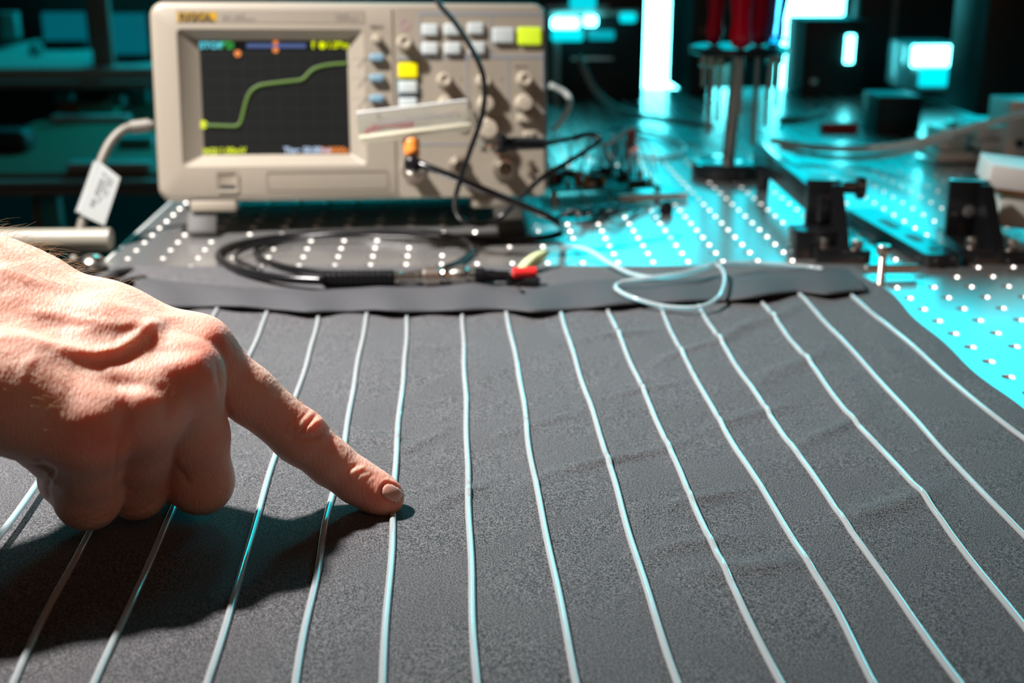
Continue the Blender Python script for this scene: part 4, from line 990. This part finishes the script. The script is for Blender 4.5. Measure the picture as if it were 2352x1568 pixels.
def bracket(px0, px1, pyb, hgt, lab, lean, hole=False, knobs=False):
    p0, p1 = G(px0, pyb), G(px1, pyb); w_ = abs(p1[0] - p0[0]); t = thing('angle_bracket', lab, 'bracket', tuple((p0 + p1) / 2), -.10)
    bm = bmesh.new(); box(bm, (0, .028, .005), (w_, .075, .0094), .0008); obj('base_plate', bm, black_anod, t)
    bm = bmesh.new(); box(bm, (-w_ * .18, .046, .0098 + (hgt - .0098) / 2), (w_ * .62, .009, hgt - .0098), .0008); obj('upright', bm, black_anod, t)
    for sx in ((-.5, ) if not hole else (-.50, )):
        x = -w_ * .18 + w_ * .31 - .004
        bm = bmesh.new(); V = [(.0415, .0098), (.0415, hgt - .002), (.034, hgt - .002), (-.006, .0098)]
        loops(bm, [[(x - .004, y, z) for y, z in V], [(x + .004, y, z) for y, z in V]], True, True); obj('gusset', bm, black_anod, t, angle=30)
    if hole:
        bm = bmesh.new(); lathe(bm, [(.0045, 0), (.0045, .0006), (.0036, .0008), (0, .0008)], (-w_ * .16, .0413, hgt * .55), (0, -1, 0), 22); obj('bolt_hole', bm, table_m, t)
    for x, y in ((w_ * .28, .0), (-w_ * .30, .006)):
        bm = bmesh.new(); lathe(bm, [(.0042, 0), (.0042, .0055), (.0036, .0062), (.0022, .0062), (.0020, .004), (0, .004)], (x, y, .0095), n=20); obj('screw', bm, nickel, t)
    if knobs:
        bm = bmesh.new(); cyl(bm, (w_ * .10, .046, hgt - .006), (w_ * .44, .046, hgt - .006), .0045, n=18); cyl(bm, (w_ * .44, .046, hgt - .006), (w_ * .60, .046, hgt - .006), .0085, n=22, bev=.001); obj('knob', bm, black_anod, t)
    return t
bracket(1868, 1992, 598, .050, 'left black angle bracket with a side knob, behind the cloth corner', 0, knobs=True)
bm = bmesh.new(); p = G(1885, 597, 0); box(bm, (p[0] - .003, p[1] + .014, .0102), (.030, .024, .020), .0008); tag(obj('black_block', bm, black_anod), 'small black block at the foot of the left bracket', 'block')
bracket(2205, 2352, 600, .050, 'right black angle bracket with a round hole, at the right edge', 0, hole=True)
# rod and upright screw next to the cloth corner
bm = bmesh.new(); cyl(bm, G(1985, 618, .006), G(2108, 617, .006), .0032, n=20, bev=.0005); tag(obj('metal_rod', bm, steel), 'thin bare metal rod lying behind the right corner of the cloth', 'rod')
s = thing('cap_screw', 'upright socket head screw standing in the table by the cloth corner', 'screw', tuple(G(2022, 652, 0)))
bm = bmesh.new(); pr = [(.0024, 0)]
for k in range(14): pr += [(.0027, .0008 + k * .0014), (.0023, .0015 + k * .0014)]
lathe(bm, pr + [(.0024, .0205)], n=16); obj('thread', bm, nickel, s)
bm = bmesh.new(); lathe(bm, [(.0024, .0205), (.0044, .0205), (.0046, .021), (.0046, .026), (.0042, .0265), (.0026, .0265), (.0022, .0235), (0, .0235)], n=22); obj('head', bm, nickel, s)
for px, py, lab in ((2155, 533, 'loose socket screw lying between the slotted bar and right bracket'),):
    pass
# white box with an orange band
wb = thing('white_box', 'white box with an orange band resting on the right bracket', 'box', tuple(G(2330, 440, .05)))
p = A(2345, 425, -.02 + G(2205, 600)[1] + .075); c = Vector((p[0] + .012, p[1] + .02, p[2]))
Rw = Matrix.Rotation(-.25, 3, 'Z') @ Matrix.Rotation(.10, 3, 'Y')
bm = bmesh.new(); box(bm, c + Rw @ Vector((0, 0, .004)), (.062, .06, .017), .001, rot=Rw); obj('lid', bm, white_pl, wb, world=True)
bm = bmesh.new(); box(bm, c + Rw @ Vector((.003, 0, -.006)), (.055, .055, .003), .0003, rot=Rw); obj('orange_band', bm, orange_band, wb, world=True)
bm = bmesh.new(); box(bm, c + Rw @ Vector((.006, 0, -.020)), (.048, .05, .026), .001, rot=Rw); obj('lower_body', bm, mat('pale_translucent', (.6, .62, .56), .4), wb, world=True)
# braided cables
for k, (pts, lab) in enumerate((([(1770, 322, .012), (1850, 336, .012), (1950, 342, .012), (2060, 335, .014), (2150, 315, .022), (2240, 290, .032), (2352, 262, .044), (2440, 240, .05)], 'upper braided grey cable sweeping across the table to the right edge'),
                                 ([(1790, 338, .008), (1860, 355, .006), (1930, 362, .005), (2010, 360, .006), (2090, 345, .011), (2150, 326, .017), (2200, 312, .022)], 'lower braided grey cable hugging the underside of the upper one'))):
    bm = bmesh.new(); tube(bm, [A(x, y, (.42 if k == 0 else .435) - .00022 * (x - 1770)) for x, y, z in pts], .0036 if k == 0 else .0028, n=12); tag(obj('braided_cable', bm, braid, angle=None), lab, 'cable')
# aluminium stage at the right edge
sg = thing('translation_stage', 'pale aluminium stage block with a black screw at the right edge', 'stage', tuple(A(2290, 380, .36) * [1, 1, 0]))
def spx(name, x0, y0, x1, y1, Y, dep, m, bev=.0012):
    a, b = A(x0, y1, Y), A(x1, y0, Y); bm = bmesh.new(); box(bm, ((a[0] + b[0]) / 2, Y + dep / 2, (a[2] + b[2]) / 2), (abs(b[0] - a[0]), dep, abs(b[2] - a[2])), bev); return obj(name, bm, m, sg, world=True)
spx('block', 2305, 232, 2420, 372, .36, .05, alu); spx('block', 2155, 295, 2225, 345, .40, .04, alu); spx('block', 2245, 292, 2318, 318, .37, .05, alu); spx('block', 2255, 322, 2320, 348, .37, .05, alu); spx('gap', 2222, 298, 2262, 352, .405, .03, black_box)
spx('base', 2150, 350, 2420, 372, .39, .06, alu)
for x, y in ((2345, 330), (2190, 288)):
    a = A(x, y, .355); bm = bmesh.new(); cyl(bm, a, a + np.array([0, .012, 0]), .004, n=16); obj('screw', bm, black_anod if x > 2300 else chrome, sg, world=True)
# ------------------------------------------------------------------ equipment further back on the table
def gear(name, lab, cat, px0, py0, px1, py1, Y, dep, m, feet=True, extra=None):
    a, b = A(px0, py1, Y), A(px1, py0, Y); zb = max(.0003, a[2]) if py1 < 400 and a[2] > .02 else .0003
    t = thing(name, lab, cat, ((a[0] + b[0]) / 2, Y, zb)); bm = bmesh.new(); box(bm, (0, dep / 2, (b[2] - zb) / 2), (b[0] - a[0], dep, b[2] - zb), .003); obj('case', bm, m, t)
    if extra: extra(t, b[0] - a[0], b[2] - zb, dep)
    return t
def face_bits(spec):
    def f(t, w_, h, dep):
        for nm, u, v, su, sv, m in spec:
            bm = bmesh.new(); box(bm, (w_ * (u - .5), -.001, h * v), (w_ * su, .004, h * sv), .0008); obj(nm, bm, m, t)
    return f
cyan_tape = mat('pale_panel', (.55, .75, .78), .25, coat=.5)
gear('black_instrument', 'large black instrument box directly right of the oscilloscope', 'instrument', 1240, -70, 1486, 222, .93, .25, black_box, extra=face_bits([('front_strip', .35, .72, .6, .03, blue_white), ('front_panel', .4, .50, .5, .05, black_anod), ('handle', .5, .33, .4, .02, alu)]))
gear('black_tower', 'narrow black tower between the bright gap and the tool stand', 'instrument', 1584, -70, 1640, 205, .98, .2, black_box, extra=face_bits([('front_strip', .5, .4, .3, .3, black_anod)]))
gear('black_tower', 'black box half hidden behind the screwdrivers', 'instrument', 1640, -70, 1786, 150, 1.02, .05, black_box)
gear('black_cabinet', 'black cabinet with a lit vertical slot right of the screwdrivers', 'instrument', 1838, 44, 1990, 222, .97, .1, black_box, extra=face_bits([('lit_slot', .76, .62, .13, .36, hot_m), ('knob', .2, .2, .1, .06, alu)]))
gear('rack_unit', 'tall dark rack right of the cabinet, reaching above the view', 'rack', 1960, -70, 2250, 205, 1.03, .04, black_box, extra=face_bits([('cable_duct', .3, .5, .04, .8, rack_m), ('label_strip', .75, .86, .3, .05, blue_white)]))
gear('bright_case', 'small cyan reflective case near the dark upright, its reflections put in as glow', 'case', 2090, 102, 2222, 208, .84, .1, cyan_tape, extra=face_bits([('painted_reflection', .42, .76, .90, .44, hot_m), ('painted_reflection', .55, .30, .8, .40, glow('case_glow', (0.0, .80, .92), 1.3))]))  # glowing plates stand in for the cyan light this case reflects
gear('black_box', 'low black box standing on the table below the cyan lit case', 'box', 2012, 220, 2122, 300, .60, .06, black_box)
gear('dark_upright', 'wide dark upright profile at the right edge', 'upright', 2242, -90, 2420, 268, .56, .10, black_box)
bm = bmesh.new(); a = A(1930, 258, .62); box(bm, (a[0], .62, .006), (.045, .012, .0114), .002); tag(obj('red_tool', bm, red_pl), 'small red object on the table beside the low black box', 'tool')
bm = bmesh.new(); tube(bm, [G(1790, 275, .004), G(1840, 272, .004), G(1880, 262, .004), G(1892, 255, .004)], .004, n=10); tag(obj('grey_hose', bm, grey_cable, angle=None), 'short grey hose piece behind the tool stand', 'hose')
# glowing light panel and light bars behind the bench
lp = thing('studio_light', 'large glowing cyan light panel high behind the bench', 'light', (.85, 2.35, .3))
bm = bmesh.new(); box(bm, (.10, 0, .62), (1.38, .04, 1.10), .004); obj('diffuser', bm, panel_m, lp)
bm = bmesh.new(); box(bm, (.10, .04, .62), (1.44, .03, 1.16), .006); obj('frame', bm, black_matte, lp)
for sx in (-.5, .5):
    bm = bmesh.new(); cyl(bm, (sx, .05, -1.175), (sx, .05, .05), .018, n=16); obj('stand_leg', bm, rack_m, lp)
def bar_light(px0, px1, py0, py1, Y, lab):
    a, b = A(px0, py1, Y), A(px1, py0, Y); t = thing('light_bar', lab, 'light', ((a[0] + b[0]) / 2, Y, -.88), 0, 'hot light bars seen between the instruments')
    bm = bmesh.new(); box(bm, (0, 0, (a[2] + b[2]) / 2 + .88), (b[0] - a[0], .03, b[2] - a[2]), .01); obj('tube', bm, hot_m, t)
    bm = bmesh.new(); box(bm, (0, .03, (b[2] + .88) / 2), (.05, .03, b[2] + .88), .004); obj('stand', bm, rack_m, t)
bar_light(1450, 1600, -90, 240, 2.1, 'white-hot upright light seen in the gap left of the tool stand')
bar_light(1640, 1700, -90, 120, 2.1, 'white-hot upright light seen between the red screwdriver handles')
bar_light(1775, 1945, -90, 60, 2.1, 'broad white-hot light at the top right of the screwdrivers')
bar_light(1780, 1850, 62, 230, 2.0, 'lower hot light showing beside the black cabinet')
bar_light(1268, 1450, -20, 92, .90, 'small') if False else None
wl = thing('cyan_lit_bits', 'cyan lit bits on a shelf right of the oscilloscope, their light put in as glow', 'light', (A(1310, 70, .90)[0], .90, .0003))
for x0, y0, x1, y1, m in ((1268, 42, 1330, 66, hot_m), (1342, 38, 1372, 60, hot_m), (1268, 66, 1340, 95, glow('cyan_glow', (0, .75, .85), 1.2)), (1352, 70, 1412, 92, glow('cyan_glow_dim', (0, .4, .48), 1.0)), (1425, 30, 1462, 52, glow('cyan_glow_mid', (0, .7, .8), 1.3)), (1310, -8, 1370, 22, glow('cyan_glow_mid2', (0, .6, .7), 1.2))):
    a, b = A(x0, y1, .905), A(x1, y0, .905); bm = bmesh.new(); box(bm, ((a[0] + b[0]) / 2, .912, (a[2] + b[2]) / 2), (b[0] - a[0], .012, b[2] - a[2]), .003); obj('lens', bm, m, wl, world=True)  # no lenses: shelf bits that glow in place of the cyan light on them
bm = bmesh.new(); a, b = A(1262, 36, .92), A(1470, 22, .92); box(bm, ((a[0] + b[0]) / 2, .922, (a[2] + b[2]) / 2), (b[0] - a[0], .012, .008), .001); cyl(bm, (a[0] + .01, .922, .0003), (a[0] + .01, .922, a[2]), .006, n=12); obj('shelf', bm, shelf_m, wl, world=True)

# ------------------------------------------------------------------ shelves and room behind on the left
sh = thing('shelving_unit', 'dim metal shelving unit behind the table at the far left', 'shelves', tuple(A(150, 300, 1.0) * [1, 1, 0] + [0, 0, -.88]))
def shp(name, x0, y0, x1, y1, Y, dep, m, par=sh, bev=.002):
    a, b = A(x0, y1, Y), A(x1, y0, Y); bm = bmesh.new(); box(bm, ((a[0] + b[0]) / 2, Y + dep / 2, (a[2] + b[2]) / 2), (b[0] - a[0], dep, b[2] - a[2]), bev); return obj(name, bm, m, par, world=True)
shp('shelf_board', -200, 155, 420, 185, 1.3, .72, shelf_m); shp('shelf_edge', -200, 186, 420, 205, 1.28, .018, rack_m)
shp('shelf_board', -200, 395, 420, 412, .75, .80, wood_m); shp('shelf_edge', -200, 413, 420, 428, .735, .014, shelf_m); shp('shelf_edge', -200, 430, 420, 452, .735, .014, rack_m)
shp('upright', 108, 455, 132, 620, .78, .02, shelf_items[0]); shp('upright', 90, 455, 106, 620, .79, .02, rack_m)
shp('upright', 214, -60, 240, 155, 1.32, .02, rack_m); shp('back_board', -200, 203, 420, 300, 1.56, .01, mat('dark_teal_board', (.03, .07, .06), .7))
shp('back_board', -200, -60, 420, 90, 2.03, .01, mat('dark_back', (.02, .04, .04), .7))
SI = [(100, 28, 196, 106, 1.55, monitor_m, 'computer monitor', 'dim teal monitor standing on the upper shelf', 'monitor'), (243, 30, 335, 140, 1.5, monitor_m, 'computer monitor', 'larger dim teal panel on the upper shelf beside the oscilloscope', 'monitor'),
      (0, 30, 30, 90, 1.5, shelf_items[0], 'shelf_case', 'small teal case at the far left of the upper shelf', 'case'), (68, 98, 98, 126, 1.45, shelf_items[0], 'round_jar', 'small pale jar in front of the dim monitor', 'jar'),
      (115, 268, 290, 282, .95, shelf_items[1], 'flat_tray', 'pale flat tray on the lower shelf', 'tray'), (130, 240, 240, 256, 1.0, shelf_items[2], 'cardboard_folder', 'brown folder lying above the pale tray', 'folder'),
      (175, 250, 262, 266, .96, mat('green_bag', (.03, .45, .33), .5), 'green_bag', 'green bag on the pale tray', 'bag'), (248, 222, 278, 248, 1.0, shelf_items[0], 'teal_carton', 'teal carton on the lower shelf nearest the oscilloscope', 'carton'),
      (300, 205, 335, 238, 1.05, shelf_items[0], 'teal_carton', 'teal carton partly hidden by the oscilloscope', 'carton'), (125, 218, 160, 236, 1.08, shelf_items[0], 'teal_carton', 'teal carton at the left of the brown folder', 'carton'),
      (270, 318, 345, 340, .9, shelf_items[0], 'flat_case', 'flat teal case just above the grey cable', 'case'), (150, 376, 340, 394, .8, shelf_items[1], 'cable_tray', 'grey tray along the lower shelf board', 'tray'),
      (-40, 300, 60, 350, .85, shelf_items[3], 'black_bag', 'black rounded bag at the left edge above the wrist', 'bag')]
zs1 = A(150, 155, 1.3)[2]; zs2 = A(150, 395, .75)[2]
for x0, y0, x1, y1, Y, m, nm, lab, cat in SI:
    Y = G(x0, max(y1, 112) if y1 < 200 else y1, (zs1 if y1 < 200 else zs2) + .0005)[1]
    a, b = A(x0, y1, Y), A(x1, y0, Y); t = thing(nm.replace(' ', '_'), lab, cat, ((a[0] + b[0]) / 2, Y, a[2]))
    bm = bmesh.new(); w_, h = b[0] - a[0], b[2] - a[2]
    if cat == 'jar': lathe(bm, [(w_ * .4, 0), (w_ * .5, h * .15), (w_ * .5, h * .75), (w_ * .3, h * .85), (w_ * .32, h)], n=20)
    elif cat == 'bag': 
        box(bm, (0, .02, h / 2), (w_, .05, h), min(w_, h) * .35, 4)
    else: box(bm, (0, .02, h / 2), (w_, .03, h), min(w_, h) * .08)
    obj('body', bm, m, t)
    if cat == 'monitor':
        bm = bmesh.new(); loops(bm, [[(x, .003, z) for x, z in rrect(-w_ / 2 - .006, w_ / 2 + .006, -.006, h + .006, .004)], [(x, -.002, z) for x, z in rrect(-w_ / 2 - .006, w_ / 2 + .006, -.006, h + .006, .004)], [(x, -.002, z) for x, z in rrect(-w_ / 2, w_ / 2, 0, h, .002)], [(x, .003, z) for x, z in rrect(-w_ / 2, w_ / 2, 0, h, .002)]]); obj('bezel', bm, black_matte, t)
        bm = bmesh.new(); box(bm, (0, .018, .006), (.08, .06, .010)); obj('foot', bm, black_matte, t)
    if cat in ('carton', 'case'):
        bm = bmesh.new(); box(bm, (0, .019, h * .97), (w_ * 1.02, .032, h * .08)); obj('lid', bm, m, t)
# pipe along the table edge and the bolt
bm = bmesh.new(); a, b = A(-60, 553, .05), A(318, 553, .05); b[0] = XL - .004; cyl(bm, a + [0, 0, 0], (b[0], .05, a[2]), .0085, n=24); tag(obj('beige_pipe', bm, pipe_m), 'beige horizontal pipe meeting the left edge of the table', 'pipe')
bl = thing('hex_bolt', 'shiny domed bolt on a black foot beside the table corner', 'bolt', tuple(W(212, 600, .83)))
bm = bmesh.new(); lathe(bm, [(.0085, -.004), (.0085, .001), (.006, .0035), (0, .0045)], n=24); obj('bolt_head', bm, chrome, bl); bm = bmesh.new(); lathe(bm, [(.010, -.035), (.010, -.004)], n=24); obj('black_foot', bm, black_matte, bl)
